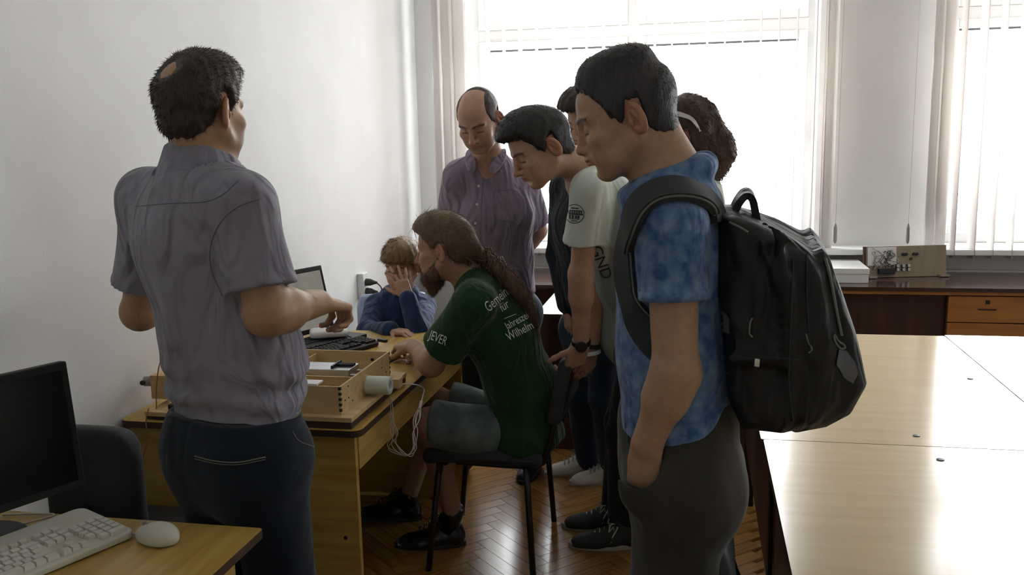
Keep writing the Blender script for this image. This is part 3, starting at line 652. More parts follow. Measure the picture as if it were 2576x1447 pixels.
tC = table('pale glossy table at the right edge beyond the diagonal seam', 0.999, 1.80, 2.512, 3.92)
tD = table('pale glossy table in the lower right corner of the room view', 0.999, 1.80, 1.10, 2.508)
for t, x, y in ((tA, 0.913, 3.232), (tA, 0.605, 2.595), (tB, 0.622, 2.408)):
    MB().lathe((x, y, 0.7495), (0, 0, 1), [(0.010, 0), (0.0095, 0.0025), (0.004, 0.003)], 14).build('screw_cap', MT['black'], t)
# dark desks along the windows
d1 = desk('dark walnut desk behind the standing group, front panel down to the floor', -0.74, 0.60, 4.20, 4.92, MT['browntop'], None, None)
MB().box((-0.72, 4.40, 0.0), (0.58, 4.42, 0.73)).build('front_panel', MT['brown'], d1)
for x in (-0.72, 0.56): MB().box((x, 4.42, 0.0), (x + 0.02, 4.90, 0.73)).build('end_panel', MT['brown'], d1)
d3 = desk('dark walnut desk under the middle window behind the balding man', -1.35, 0.58, 5.02, 5.65, MT['browntop'], None, None)
for x in (-1.33, 0.54): MB().box((x, 5.05, 0.0), (x + 0.02, 5.63, 0.73)).build('end_panel', MT['brown'], d3)
MB().box((-1.31, 5.30, 0.2), (0.54, 5.32, 0.73)).build('front_panel', MT['brown'], d3)
d2 = desk('dark topped desk with orange wooden drawers under the right window', 0.62, 2.30, 5.08, 5.65, MT['browntop'], None, None)
MB().box((0.64, 5.14, 0.0), (1.305, 5.16, 0.73)).build('front_panel', MT['brown'], d2)
MB().box((0.64, 5.085, 0.712), (2.28, 5.10, 0.731)).build('front_rail', MT['orange'], d2)
MB().box((1.305, 5.12, 0.0), (2.28, 5.63, 0.728)).build('drawer_carcass', MT['brown'], d2)
for z0, z1 in ((0.565, 0.705), (0.42, 0.56), (0.22, 0.415), (0.03, 0.215)):
    dr = MB().box((1.31, 5.098, z0), (1.80, 5.12, z1)).build('drawer', MT['orange'], d2, bevel=0.002)
    zc = z1 - 0.03
    if z0 > 0.5: MB().box((1.492, 5.094, zc - 0.010), (1.512, 5.099, zc + 0.010)).build('lock', MT['black'], dr)
    if z0 > 0.5: MB().box((1.46, 5.0955, zc - 0.044), (1.545, 5.099, zc - 0.036)).build('finger_groove', MT['edge'], dr)
for z0, z1 in ((0.565, 0.705), (0.42, 0.56), (0.03, 0.415)): MB().box((1.805, 5.098, z0), (2.28, 5.12, z1)).build('drawer', MT['orange'], d2, bevel=0.002)
# ------------------------------------------------------------------ chairs
def rot2(p, a): c, s = math.cos(a), math.sin(a); return A([p[0] * c - p[1] * s, p[0] * s + p[1] * c, p[2]])
def chair(label, loc, facing, fab, frame, group=None, back_h=0.82, seat_z=0.45, w=0.46, lean=0.10, depth=0.42, rear_w=None):
    """stacking visitor chair; local +y is the way the sitter faces"""
    r = empty('chair', loc, label, 'chair', group); th = -math.radians(facing)
    T = lambda x, y, z: rot2((x, y, z), th) + A(loc, float)
    h = w / 2
    for sx in (-1, 1):
        MB().tube([T(sx * (h - 0.03), depth / 2 - 0.04, seat_z - 0.03), T(sx * h, depth / 2 + 0.01, 0.0)], 0.0115, 10).build('leg', frame, r, smooth=True)
        MB().tube([T(sx * (h - 0.03), -depth / 2 + 0.04, seat_z - 0.03), T(sx * h, -depth / 2 + 0.015, 0.0)], 0.0115, 10).build('leg', frame, r, smooth=True)
        MB().tube(spline([T(sx * (h - 0.045), depth / 2 - 0.10, seat_z - 0.028), T(sx * (h - 0.045), -depth / 2 + 0.02, seat_z - 0.028), T(sx * (h - 0.045), -depth / 2 - 0.035, seat_z + 0.03), T(sx * (h - 0.045), -depth / 2 - 0.035 - lean * 0.6, back_h - 0.16)], 5), 0.011, 10).build('back_support', frame, r, smooth=True)
        MB().lathe(T(sx * (h - 0.03), depth / 2 - 0.05, seat_z - 0.052), T(0, 1, 0) - T(0, 0, 0), [(0.008, 0), (0.017, 0.004), (0.017, 0.02), (0.008, 0.024)], 12).build('stacking_bumper', MT['black'], r)
    MB().tube([T(-h + 0.03, -depth / 2 + 0.05, seat_z - 0.03), T(h - 0.03, -depth / 2 + 0.05, seat_z - 0.03)], 0.010, 8).build('crossbar', frame, r, smooth=True)
    MB().tube([T(-h + 0.03, depth / 2 - 0.06, seat_z - 0.03), T(h - 0.03, depth / 2 - 0.06, seat_z - 0.03)], 0.010, 8).build('crossbar', frame, r, smooth=True)
    F = Field(); M = np.stack([T(1, 0, 0) - A(loc), T(0, 1, 0) - A(loc), A([0, 0, 1.0])], -1)
    F.box(T(0, 0.0, seat_z), (h - 0.005, depth / 2 + 0.02, 0.026), M, 0.024); F.ell(T(0, depth / 2 - 0.0, seat_z - 0.018), (h - 0.02, 0.035, 0.028), M, 0.03)
    F.ell(T(0, -0.02, seat_z + 0.075), (h * 0.95, depth * 0.5, 0.052), M, 0.02, 'sub'); sdf_obj('seat', F, 0.008, fab, r)
    F = Field(); zb = (back_h + seat_z + 0.13) / 2; hh = (back_h - seat_z - 0.13) / 2; a = math.atan2(lean, back_h - seat_z)
    M2 = M @ np.array([[1, 0, 0], [0, math.cos(a), -math.sin(a)], [0, math.sin(a), math.cos(a)]]); cb = T(0, -depth / 2 - 0.045 - lean * 0.55, zb)
    F.box(cb, (h - 0.004, 0.024, hh), M2, 0.022); F.ell(cb + M2 @ A([0, 0.12, 0]), (h * 1.1, 0.105, hh * 2), M2, 0.01, 'sub')
    F.clipfn(lambda P: (np.abs((P - cb) @ M2[:, 0]) + 0.35 * np.maximum(((P - cb) @ M2[:, 2]) - hh * 0.4, 0) - (h - 0.012)), 0.02); sdf_obj('backrest', F, 0.007, fab, r)
    sh = MB().obox(cb + M2 @ A([0, -0.024, -0.01]), (h - 0.03, 0.004, hh - 0.03), M2[:, 0], M2[:, 1], M2[:, 2]); sh.build('back_shell', MT['black'], r, bevel=0.003)
    return r
chair('black padded chair the long-haired man in the green tee sits on', (-0.745, 3.28, 0), 270, MT['blackfab'], MT['darkmetal'], back_h=0.815, w=0.50, lean=0.07, depth=0.40)
MT['greyfab'] = mat('charcoal_upholstery', (0.060, 0.062, 0.066), 0.8, (0.075, 0.077, 0.08), 200, bump=0.25, bscale=500)
chair('charcoal padded chair pushed under the pale table behind the backpack', (0.36, 2.02, 0), 90, MT['greyfab'], MT['darkmetal'], back_h=0.84, w=0.46, lean=0.10)
MT['blueplastic'] = mat('pale_blue_plastic', lin(150, 165, 190), 0.4)
chair('pale blue chair the boy in the navy hoodie sits on', (-1.42, 4.13, 0), 160, MT['blueplastic'], MT['darkmetal'], back_h=0.80, w=0.40)
chair('black chair by the wall beyond the desk, mostly hidden by the hand', (-1.62, 4.05, 0), 120, MT['blackfab'], MT['darkmetal'], back_h=0.86, w=0.30) if False else None
def office_chair(label, loc, facing, back_h, bw=0.23):
    r = empty('office_chair', loc, label, 'chair'); th = -math.radians(facing); T = lambda x, y, z: rot2((x, y, z), th) + A(loc, float)
    M = np.stack([T(1, 0, 0) - A(loc), T(0, 1, 0) - A(loc), A([0, 0, 1.0])], -1)
    for i in range(5):
        a = 2 * math.pi * i / 5; e = T(0.21 * math.cos(a), 0.21 * math.sin(a), 0.075)
        MB().tube([T(0, 0, 0.11), e], [0.022, 0.014], 8).build('base_arm', MT['black'], r, smooth=True)
        MB().lathe(e + A([0, -0.012, -0.043]), (0, 1, 0), [(0.014, 0), (0.031, 0.002), (0.031, 0.022), (0.014, 0.024)], 14).build('castor', MT['black'], r)
    MB().lathe(T(0, 0, 0.10), (0, 0, 1), [(0.03, 0), (0.03, 0.12), (0.018, 0.13), (0.018, 0.32)], 14).build('column', MT['black'], r)
    F = Field(); F.box(T(0, 0.02, 0.45), (0.22, 0.21, 0.035), M, 0.033); sdf_obj('seat', F, 0.009, MT['blackfab'], r)
    F = Field(); F.box(T(0, -0.24, back_h - 0.20), (bw, 0.035, 0.20), M, 0.034); F.ell(T(0, -0.12, back_h - 0.2), (0.3, 0.10, 0.5), M, 0.02, 'sub')
    F.clipfn(lambda P: ((((P - T(0, -0.24, back_h - 0.2)) @ M[:, 0]) / bw) ** 4 + (((P - T(0, -0.24, back_h - 0.2)) @ M[:, 2]) / 0.20) ** 4 - 1) * 0.06, 0.01); sdf_obj('backrest', F, 0.008, MT['blackfab'], r)
    MB().tube(spline([T(0, -0.12, 0.41), T(0, -0.27, 0.44), T(0, -0.29, back_h - 0.2)], 5), 0.016, 8).build('back_support', MT['black'], r, smooth=True)
    return r
office_chair('black office chair with rounded back behind the dark monitor', (-1.495, 2.205, 0), 0, 0.895, 0.135)
# ================================================================== people
def skinmat(name): return mat(name, (1, 1, 1), 0.5, (0.9, 0.88, 0.86), 60, attr=True, bump=0.08, bscale=350, sss=0.06, spec=0.35)
MT['skin'] = skinmat('skin')
def hairmat(name, c, c2, rough=0.5): return mat(name, c, rough, c2, 90, (1, 1, 0.25), bump=0.5, bscale=260, bstretch=(1, 1, 0.2), bdist=0.003, spec=0.35)
MT['hair_dark'] = hairmat('dark_brown_hair', (0.028, 0.021, 0.016), (0.05, 0.038, 0.029))
MT['hair_black'] = hairmat('near_black_hair', (0.018, 0.019, 0.020), (0.034, 0.034, 0.034))
MT['hair_brown'] = hairmat('brown_hair', (0.11, 0.068, 0.038), (0.18, 0.115, 0.066))
MT['hair_blond'] = hairmat('dark_blond_hair', (0.16, 0.10, 0.05), (0.26, 0.17, 0.085))
MT['hair_auburn'] = hairmat('warm_brown_hair', (0.040, 0.022, 0.014), (0.075, 0.042, 0.026))
def cloth(name, c, c2=None, rough=0.85, scale=14, wr=0.25, weave=700, wscale=11, **kw):
    return mat(name, c, rough, c2 or tuple(x * 0.88 for x in c), scale, bump=0.12, bscale=weave, bdist=0.001, wrinkle=wr, wscale=wscale, sheen=0.15, spec=0.2, **kw)
MT['shirt_grey'] = cloth('grey_shirt_cloth', lin(142, 140, 150), lin(134, 132, 143), weave=900, wr=0.45)
MT['shirt_mauve'] = cloth('mauve_shirt_cloth', lin(138, 127, 143), lin(129, 118, 134), weave=900, wr=0.4)
MT['tee_green'] = cloth('dark_green_jersey', lin(30, 66, 32), lin(26, 58, 29))
MT['tee_white'] = cloth('white_jersey', lin(205, 212, 202), lin(196, 204, 194), wr=0.18)
MT['tee_greyfront'] = cloth('grey_jersey', lin(140, 146, 138), lin(130, 136, 128), wr=0.18)
MT['tee_blue'] = cloth('acid_wash_blue_jersey', lin(60, 92, 138), lin(126, 153, 184), scale=34, lo=0.36, hi=0.72, wr=0.3)
MT['hoodie'] = cloth('navy_fleece', lin(38, 58, 92), lin(32, 50, 82), weave=300)
MT['jacket'] = cloth('dark_jacket_cloth', lin(34, 38, 46), lin(28, 32, 40))
MT['denim'] = cloth('dark_denim', lin(26, 35, 47), lin(18, 26, 36), scale=9, weave=600, wr=0.10, wscale=7)
MT['denim2'] = cloth('blue_denim', lin(46, 62, 84), lin(34, 48, 68), scale=9, weave=600, wr=0.10, wscale=7)
MT['olive'] = cloth('olive_grey_chino', lin(60, 59, 51), lin(53, 52, 45), wr=0.10, wscale=7)
MT['darkpants'] = cloth('charcoal_trousers', lin(26, 28, 34), lin(22, 24, 29), wr=0.10, wscale=7)
MT['shorts'] = cloth('grey_washed_shorts', lin(112, 122, 122), lin(82, 92, 92), scale=12, wr=0.10, wscale=7)
MT['belt'] = mat('black_leather', (0.012, 0.012, 0.012), 0.45)
MT['print_white'] = mat('white_screen_print', (0.75, 0.77, 0.75), 0.8)
MT['print_dark'] = mat('dark_screen_print', lin(52, 62, 66), 0.8)
MT['stitch'] = mat('pale_stitching', lin(120, 112, 100), 0.8)
MT['seam'] = mat('shirt_seam_thread', lin(104, 101, 112), 0.9); MT['seam_m'] = mat('mauve_seam_thread', lin(112, 100, 118), 0.9)
MT['button'] = mat('shell_button', lin(205, 200, 205), 0.3)
MT['sneak_white'] = mat('white_leather', lin(215, 210, 198), 0.5, lin(200, 195, 184), 30)
MT['sneak_dark'] = mat('charcoal_mesh', lin(44, 46, 46), 0.7, lin(34, 36, 36), 120, bump=0.3, bscale=300)
MT['sole_pale'] = mat('pale_rubber', lin(170, 166, 156), 0.6)
MT['lace_pale'] = mat('pale_lace', lin(190, 190, 184), 0.8)
MT['shoe_black'] = mat('black_shoe_leather', (0.010, 0.010, 0.011), 0.3)
MT['sole_white'] = mat('off_white_rubber', lin(188, 182, 168), 0.6); MT['lace_grey'] = mat('soft_grey_lace', lin(172, 168, 160), 0.8)
MT['sole_dark'] = mat('dark_rubber', (0.02, 0.02, 0.02), 0.6)
def person(label, F, res, fine, colfn, org):
    o = sdf_obj('person', F, res, MT['skin'], None, org, fine, colfn); return tag(o, label, 'person')
def bx(c, r): c = A(c); r = A([r] * 3 if np.isscalar(r) else r); return c - r, c + r
def tubeline(name, pts, r, m, parent, n=6, seg=6): return MB().tube(spline(pts, n), r, seg).build(name, m, parent, smooth=True)
def on_surface(o, pts, d, lift=0.001):
    """drop a poly-line onto a mesh along direction d"""
    base = ORG[o.name]; me = o.data; tree = BVHTree.FromPolygons([tuple(A(v.co) + base) for v in me.vertices], [tuple(p.vertices) for p in me.polygons]); d = unit(d); out = []
    for p in pts:
        h = tree.ray_cast(Vector(A(p) - d * 0.35), Vector(d), 0.8)
        if h[0] is not None: out.append(A(h[0]) + A(h[1]) * lift)
    return out
VIEW = lambda p: unit(A(p, float) - A([0, 0, CAM_H]))
def seamline(name, o, pix, Y, r, m, parent, n=5, lift=0.0006):
    """stitching or crease that follows the cloth surface through a few known points"""
    pts = spline([at(x, y, Y) for x, y in pix], n); out = []
    base = ORG[o.name]; me = o.data; tree = BVHTree.FromPolygons([tuple(A(v.co) + base) for v in me.vertices], [tuple(p.vertices) for p in me.polygons])
    for p in pts:
        d = VIEW(p); h = tree.ray_cast(Vector((0, 0, CAM_H)), Vector(d), 12)
        if h[0] is not None: out.append(A(h[0]) + A(h[1]) * lift)
    return MB().tube(out, r, 5).build(name, m, parent, smooth=True) if len(out) > 2 else None
def trousers(name, J, m, parent, r=(0.152, 0.095, 0.070, 0.066, 0.060), off=0.0, res=0.008, hem=None, flat=0.8, top=None, seed=5, amp=0.004, extra=None):
    F = Field(); fp = J.get('frp', J['fr']); F.cone(J['hiL'], J['hiR'], r[0] * 0.78, r[0] * 0.78, 0.05, 0.95, fp); F.cone(J['pel'], (J['hiL'] + J['hiR']) / 2, r[0], r[0] * 0.95, 0.05, flat, fp)
    for S in 'LR':
        F.cone(J['hi' + S], J['kn' + S], r[1], r[2], 0.035); F.cone(J['kn' + S], J['an' + S], r[3], r[4], 0.03)
    if extra: extra(F)
    F.disp(folds(seed, 18, amp * 1.8, (0.2, 0.1, 1)))
    if top is not None: F.clip(top[0], top[1])
    if hem is not None:
        for S in 'LR':
            kn, an = J['kn' + S], J['an' + S]
        F.clipfn(hem)
    return sdf_obj(name, F, res, m, parent)
def floor_feet(J):
    """ankles under knees when the lower leg is hidden"""
    return J
GREY_SKIN = (0.50, 0.31, 0.21)
# ------------------------------------------------------------------ 1: man in the grey shirt, standing with his back to us
J = dict(nek=at(508, 425, 1.955), shL=at(378, 505, 2.03), shR=at(618, 512, 1.86), che=at(505, 600, 1.95), wai=at(570, 860, 1.95), pel=at(598, 1040, 1.95), fr=az(20),
         elL=at(352, 785, 2.10), wrL=at(470, 745, 2.33), elR=at(672, 788, 1.84), wrR=at(800, 762, 2.03))
p = J['pel']; rt = az(110)
for S, s in (('L', -1), ('R', 1)):
    J['hi' + S] = p + rt * s * 0.085 + A([0, 0, -0.09]); J['kn' + S] = p + rt * s * 0.10 + A([0.01, 0.01, -0.46]); J['an' + S] = A([p[0] + rt[0] * s * 0.11 + 0.0, p[1] + rt[1] * s * 0.11 - 0.02, 0.09])
H1 = Frame(at(508, 282, 1.955), 12, 4, 0, 1.03)
F = Field(); head(F, H1, jaw=1.06); neck(F, H1, J, 0.060); torso(F, J, (0.13, 0.125, 0.14), -0.01)
limb(F, J['shL'], J['elL'], J['wrL'], (0.050, 0.044, 0.044, 0.030)); limb(F, J['shR'], J['elR'], J['wrR'], (0.050, 0.047, 0.050, 0.033))
hd = unit(at(885, 770, 2.16) - J['wrR']); hand(F, J['wrR'], hd, A([0.1, -0.25, 1.0]), -1, (55, 75, 40), 0.05, 1.05, 40, 0.7)
hand(F, J['wrL'], unit(A([0.5, 0.8, 0.1])), A([0, -0.2, 1.0]), 1, (40, 50, 30))
for S in 'LR': F.chain([J['hi' + S], J['kn' + S], J['an' + S]], [0.08, 0.055, 0.04], 0.03)
cf = skin_color(H1, (0.43, 0.262, 0.150), (0.03, 0.02, 0.015), stubble=(0.24, 0.15, 0.11))
P1 = person('man in a grey short-sleeved shirt and jeans seen from behind', F, 0.010, [bx(H1.o, (0.14, 0.14, 0.165)) + (0.0035,), bx(J['wrR'] + hd * 0.06, (0.13, 0.12, 0.10)) + (0.0035,)], cf, (p[0], p[1], 0))
F = Field(); torso(F, J, (0.156, 0.152, 0.158), 0.010, 0.74, 0.06, 0.052)
F.ell(J['wai'] + J['fr'] * 0.05 + A([0, 0, -0.07]), (0.15, 0.13, 0.15), None, 0.06)
for S, e in (('L', 0.74), ('R', 0.76)):
    sh, el = J['sh' + S], J['el' + S]; h = sh + (el - sh) * e; d = unit(el - sh)
    F.sleeve(sh, el, e, 0.068, 0.074, 0.05)
for i, (x0, y0, x1, y1, r) in enumerate([(455, 560, 470, 830, 0.010), (500, 560, 490, 800, 0.009), (420, 560, 440, 860, 0.009)]):
    F.cone(at(x0, y0, 1.835), at(x1, y1, 1.835), r, r * 0.5, 0.05)
hemz = at(598, 1058, 1.95)[2]; F.disp(lambda P: (-0.008 * np.sin(85 * (P[..., 2] + 0.16 * P[..., 0] + 0.02 * np.sin(14 * P[..., 0]))) * np.exp(-((P[..., 2] - hemz - 0.085) / 0.06) ** 2)).astype(np.float32)); F.clip((p[0], p[1], hemz), (-0.03, 0.0, -1), 0.012); F.disp(folds(11, 18, 0.011, (0.1, 0.05, 1)))
cno = J['nek'] + A([0, 0, -0.040]); tlo = A([0, 0, 1.0]) + az(12) * 0.42; F.clipfn(lambda P: np.where(np.linalg.norm((P - cno)[..., :2], axis=-1) < 0.112, ((P - cno) @ tlo) * 0.9, -0.05), 0.003)
S1 = sdf_obj('shirt', F, 0.0055, MT['shirt_grey'], P1)
# collar, yoke and armhole seams, pocket flap
cf_ = az(12); F = Field(); cn = J['nek'] + A([0, 0, 0.012]); tl = A([0, 0, 1.0]) + cf_ * 0.42
cn = cn - cf_ * 0.010; F.cone(cn + A([0, 0, -0.095]), cn + A([0.004, 0.006, 0.045]), 0.124, 0.078, 0.004, 0.96, cf_); F.cone(cn + A([0, 0, -0.105]), cn + A([0.004, 0.008, 0.09]), 0.100, 0.056, 0.003, 0.96, cf_, mode='sub')
F.clip(cn + A([0, 0, 0.026]), tl, 0.004); F.clip(cn + A([0, 0, -0.064]), -tl, 0.004)
sdf_obj('collar', F, 0.004, MT['shirt_grey'], P1)
seamline('seam', S1, [(655, 500), (600, 520), (555, 560), (530, 620), (532, 680), (560, 745)], 1.85, 0.0012, MT['seam'], P1)
seamline('seam', S1, [(340, 520), (430, 512), (515, 508), (560, 490), (600, 455)], 1.85, 0.0008, MT['seam'], P1)
seamline('seam', S1, [(605, 752), (660, 735), (728, 700)], 1.80, 0.0008, MT['seam'], P1)
T1 = trousers('jeans', J, MT['denim'], P1, (0.150, 0.095, 0.082, 0.080, 0.070), 0, 0.007, flat=0.86, top=((p[0], p[1], hemz + 0.03), (0, 0, 1)), extra=lambda F: [F.ell(p + A([0, 0, -0.10]) - az(20) * 0.05 + rt * s * 0.065, (0.078, 0.072, 0.12), None, 0.09) for s in (-1, 1)])
bl = seamline('belt', T1, [(428, 1040), (470, 1052), (540, 1068), (600, 1071), (660, 1066), (720, 1052), (765, 1036)], 1.85, 0.010, MT['belt'], P1, 6, -0.004)
seamline('pocket_stitch', T1, [(490, 1148), (540, 1160), (600, 1163), (668, 1150)], 1.85, 0.0016, MT['stitch'], P1)
seamline('pocket_stitch', T1, [(490, 1154), (540, 1166), (600, 1169), (668, 1156)], 1.85, 0.0010, MT['stitch'], P1)
seamline('pocket_stitch', T1, [(735, 1085), (752, 1110), (790, 1125)], 1.85, 0.0012, MT['stitch'], P1)
for S in 'LR': shoe(P1, (J['an' + S][0] - 0.03, J['an' + S][1] - 0.075, 0.001), 20, 0.28, (MT['shoe_black'], MT['sole_dark'], MT['shoe_black']), laces=False)
thin_crown = lambda q: 1 - 0.9 * np.clip(1.5 - 1.5 * np.sqrt(((q[..., 0] + 0.012) / 0.050) ** 2 + ((q[..., 1] + 0.088) / 0.06) ** 2 + ((q[..., 2] - 0.082) / 0.046) ** 2), 0, 1)
F = short_hair(H1, 0.011, top=0.004, amp=0.0022, seed=4, mask=thin_crown, fade=0.036)
hair_obj('hair', F, 0.0035, MT['hair_dark'], P1, H1, 6500, (0.006, 0.015), 0.0007, lift=0.7, keep=lambda q: np.clip(thin_crown(q), 0.3, 1) ** 1.2)
# ------------------------------------------------------------------ 2: boy in the navy hoodie, hand over his face
HB = Frame(at(1013, 668, 3.98), 190, 14, 4, 0.93)
J = dict(nek=at(1008, 742, 4.06), shL=at(1068, 772, 4.10), shR=at(948, 770, 4.06), che=at(1008, 815, 4.08), wai=at(1008, 880, 4.13), pel=A([-1.36, 4.17, 0.53]), fr=az(186),
         elR=at(925, 836, 3.86), wrR=at(985, 832, 3.70), elL=at(1052, 838, 3.78), wrL=at(1023, 742, 3.83))
for S, s in (('L', 1), ('R', -1)):
    J['hi' + S] = J['pel'] + A([s * 0.08, -0.03, -0.01]); J['kn' + S] = J['pel'] + A([s * 0.10, -0.36, -0.03]); J['an' + S] = A([J['pel'][0] + s * 0.10, 3.86, 0.08])
F = Field(); head(F, HB, nose=0.75, jaw=0.97, brow=0.7, earout=10); neck(F, HB, J, 0.047); torso(F, J, (0.11, 0.105, 0.115), -0.012, 0.72, 0.04, 0.04)
limb(F, J['shL'], J['elL'], J['wrL'], (0.034, 0.028, 0.028, 0.022)); limb(F, J['shR'], J['elR'], J['wrR'], (0.034, 0.028, 0.028, 0.022))
pd = unit(at(1000, 690, 3.835) - J['wrL']); hand(F, J['wrL'] - pd * 0.012, pd, VIEW(HB.o) * -1, -1, None, 0.22, 0.86, 20, 0.75, curls=((12, 18, 12), (8, 16, 12), (8, 14, 10), (10, 14, 10)))
hand(F, J['wrR'], unit(A([0.9, -0.3, 0])), A([0, 0, 1.0]), 1, (25, 30, 20), 0.1, 0.85)
for S in 'LR': F.chain([J['hi' + S], J['kn' + S], J['an' + S]], [0.06, 0.045, 0.032], 0.03)
PB = person('boy in a navy hoodie covering his face with one hand', F, 0.009, [bx(HB.o + A([0, -0.03, 0]), (0.13, 0.17, 0.15)) + (0.003,), bx(J['wrR'] + A([0.06, -0.02, 0]), 0.1) + (0.005,)], skin_color(HB, (0.50, 0.30, 0.21), (0.12, 0.07, 0.04)), (-1.36, 4.1, 0))
F = Field(); torso(F, J, (0.135, 0.13, 0.125), 0.008, 0.78, 0.05, 0.042)
for S, wt in (('L', 0.90), ('R', 0.95)):
    sh, el, wr = J['sh' + S], J['el' + S], J['wr' + S]; F.cone(sh, el, 0.056, 0.052, 0.03); F.cone(el, el + (wr - el) * wt, 0.052, 0.042, 0.02); F.cone(el + (wr - el) * (wt - 0.12), el + (wr - el) * wt, 0.036, 0.034, 0.004)
for i in range(9):
    a0, a1 = math.radians(-30 + i * 27), math.radians(-30 + (i + 1) * 27); rr = 0.068; c = J['nek'] + A([0, -0.012, 0.012]); F.cone(c + A([math.cos(a0) * rr, math.sin(a0) * rr, 0.018 * math.sin(a0)]), c + A([math.cos(a1) * rr, math.sin(a1) * rr, 0.018 * math.sin(a1)]), 0.023, 0.023, 0.015)
F.disp(folds(21, 24, 0.006)); sdf_obj('hoodie', F, 0.0065, MT['hoodie'], PB)
trousers('trousers', J, MT['darkpants'], PB, (0.12, 0.072, 0.058, 0.054, 0.046), 0, 0.010)
for S in 'LR': shoe(PB, (J['an' + S][0], 3.93, 0.001), 180, 0.22, (MT['shoe_black'], MT['sole_dark'], MT['shoe_black']), laces=False, W=0.04)
BOYLINE = ([-0.12, -0.07, -0.035, -0.030, -0.005, 0.012, 0.016, 0.03, 0.045, 0.060, 0.075, 0.12], [-0.062, -0.062, -0.045, 0.020, 0.016, -0.006, -0.004, 0.012, 0.028, 0.036, 0.038, 0.042])
F = short_hair(HB, 0.015, BOYLINE, top=0.006, amp=0.003, seed=8); hair_obj('hair', F, 0.0045, MT['hair_blond'], PB, HB, 2600, (0.014, 0.035), 0.0011, lift=0.12, flow=lambda q: A([0.2, 0.8, -0.7]) + 0 * q + q * A([6, 0, 0]))
# ------------------------------------------------------------------ 3: long-haired bearded man in the green tee, sitting
HG = Frame(at(1120, 628, 3.10), 277, 7, 0, 1.0)
J = dict(nek=at(1190, 702, 3.13), shL=at(1196, 762, 2.95), shR=at(1230, 742, 3.31), che=at(1264, 832, 3.14), wai=at(1308, 972, 3.20), pel=at(1318, 1085, 3.24), fr=unit(az(268) + A([0, 0, -0.45])), frp=az(268),
         elL=at(1085, 915, 3.00), wrL=at(1040, 872, 3.20), elR=at(1120, 880, 3.46), wrR=at(1050, 900, 3.30),
         hiL=at(1325, 1095, 3.17), hiR=at(1330, 1080, 3.34), knL=at(1080, 1066, 3.08), knR=at(1095, 1010, 3.38), anL=at(1140, 1288, 3.24), anR=at(1030, 1245, 3.44))
F = Field(); head(F, HG, jaw=1.0); neck(F, HG, J, 0.056); torso(F, J, (0.13, 0.12, 0.13), -0.012)
limb(F, J['shL'], J['elL'], J['wrL'], (0.046, 0.043, 0.042, 0.029)); limb(F, J['shR'], J['elR'], J['wrR'], (0.046, 0.043, 0.042, 0.029))
hd = unit(at(972, 858, 3.34) - J['wrL']); hand(F, J['wrL'], hd, A([0.1, -0.5, 1.0]), -1, (35, 45, 25), 0.05, 0.98, 32, 0.55)
hand(F, J['wrR'], unit(at(1005, 912, 3.18) - J['wrR']), A([0, 0.3, 1.0]), -1, (45, 50, 30), 0.05, 0.98, 35, 0.6)
for S in 'LR': F.cone(J['hi' + S], J['kn' + S], 0.075, 0.056, 0.03); F.cone(J['kn' + S], J['an' + S], 0.054, 0.036, 0.03); m = J['kn' + S] * 0.65 + J['an' + S] * 0.35; F.ell(m + A([0.015, 0, 0]), (0.052, 0.05, 0.10), None, 0.03)
PG = person('bearded man with long ponytail in a green tee sitting at the desk', F, 0.009, [bx(HG.o, (0.15, 0.14, 0.16)) + (0.0035,), bx(J['wrL'] + hd * 0.06, (0.13, 0.12, 0.09)) + (0.0035,), bx(J['wrR'] + A([-0.05, -0.03, 0]), (0.11, 0.12, 0.07)) + (0.004,)], skin_color(HG, (0.42, 0.25, 0.165), (0.06, 0.035, 0.02), scalp=None), (J['pel'][0], J['pel'][1], 0))
F = Field(); torso(F, J, (0.158, 0.148, 0.150), 0.008, 0.76, 0.06, 0.048)
F.cone(J['pel'] + A([0.01, 0, -0.05]), J['pel'] + A([-0.03, 0, 0.03]), 0.158, 0.15, 0.05, 0.90, az(268)); F.cone(J['hiL'] + A([-0.015, 0, -0.01]), J['hiR'] + A([-0.015, 0, -0.01]), 0.120, 0.120, 0.06)
for S, e in (('L', 0.74), ('R', 0.74)):
    sh, el = J['sh' + S], J['el' + S]; h = sh + (el - sh) * e; d = unit(el - sh); F.sleeve(sh, el, e, 0.066, 0.078, 0.05)
F.cone(HG(0, -0.02, -0.03), J['nek'] + A([0, 0, 0.0]) + 0.25 * (J['nek'] - HG.o), 0.058, 0.064, 0.006, mode='sub')
F.clip((0, 0, 0.462), (0, 0, -1), 0.02); F.disp(folds(31, 17, 0.011, (0.35, 0.2, 1)))
SG = sdf_obj('tee_shirt', F, 0.006, MT['tee_green'], PG)
def sh_extra(F):
    for S in 'LR': F.cone(J['kn' + S] * 0.45 + J['hi' + S] * 0.55, J['kn' + S] * 0.95 + J['hi' + S] * 0.05, 0.088, 0.082, 0.03)
TG = trousers('shorts', J, MT['shorts'], PG, (0.118, 0.092, 0.080, 0.02, 0.02), 0, 0.007, extra=sh_extra, amp=0.006, hem=lambda P: np.maximum(J['knL'][0] + 0.012 - P[..., 0], 0.405 - P[..., 2]))
for S, hl in (('L', at(1174, 1368, 3.26)), ('R', at(1062, 1300, 3.46))):
    hl = A([hl[0], hl[1], 0.001]); shoe(PG, hl, 258 if S == 'L' else 268, 0.285, (MT['shoe_black'], MT['sole_dark'], MT['shoe_black']), hi=0.10)
    MB().tube([J['an' + S] + A([0, 0, 0.02]), J['an' + S] * 0.9 + A([hl[0] - 0.06, hl[1], 0.07]) * 0.1, A([hl[0] - 0.07, hl[1] - 0.01, 0.08])], [0.041, 0.042, 0.045], 14).build('sock', MT['shoe_black'], PG, smooth=True)
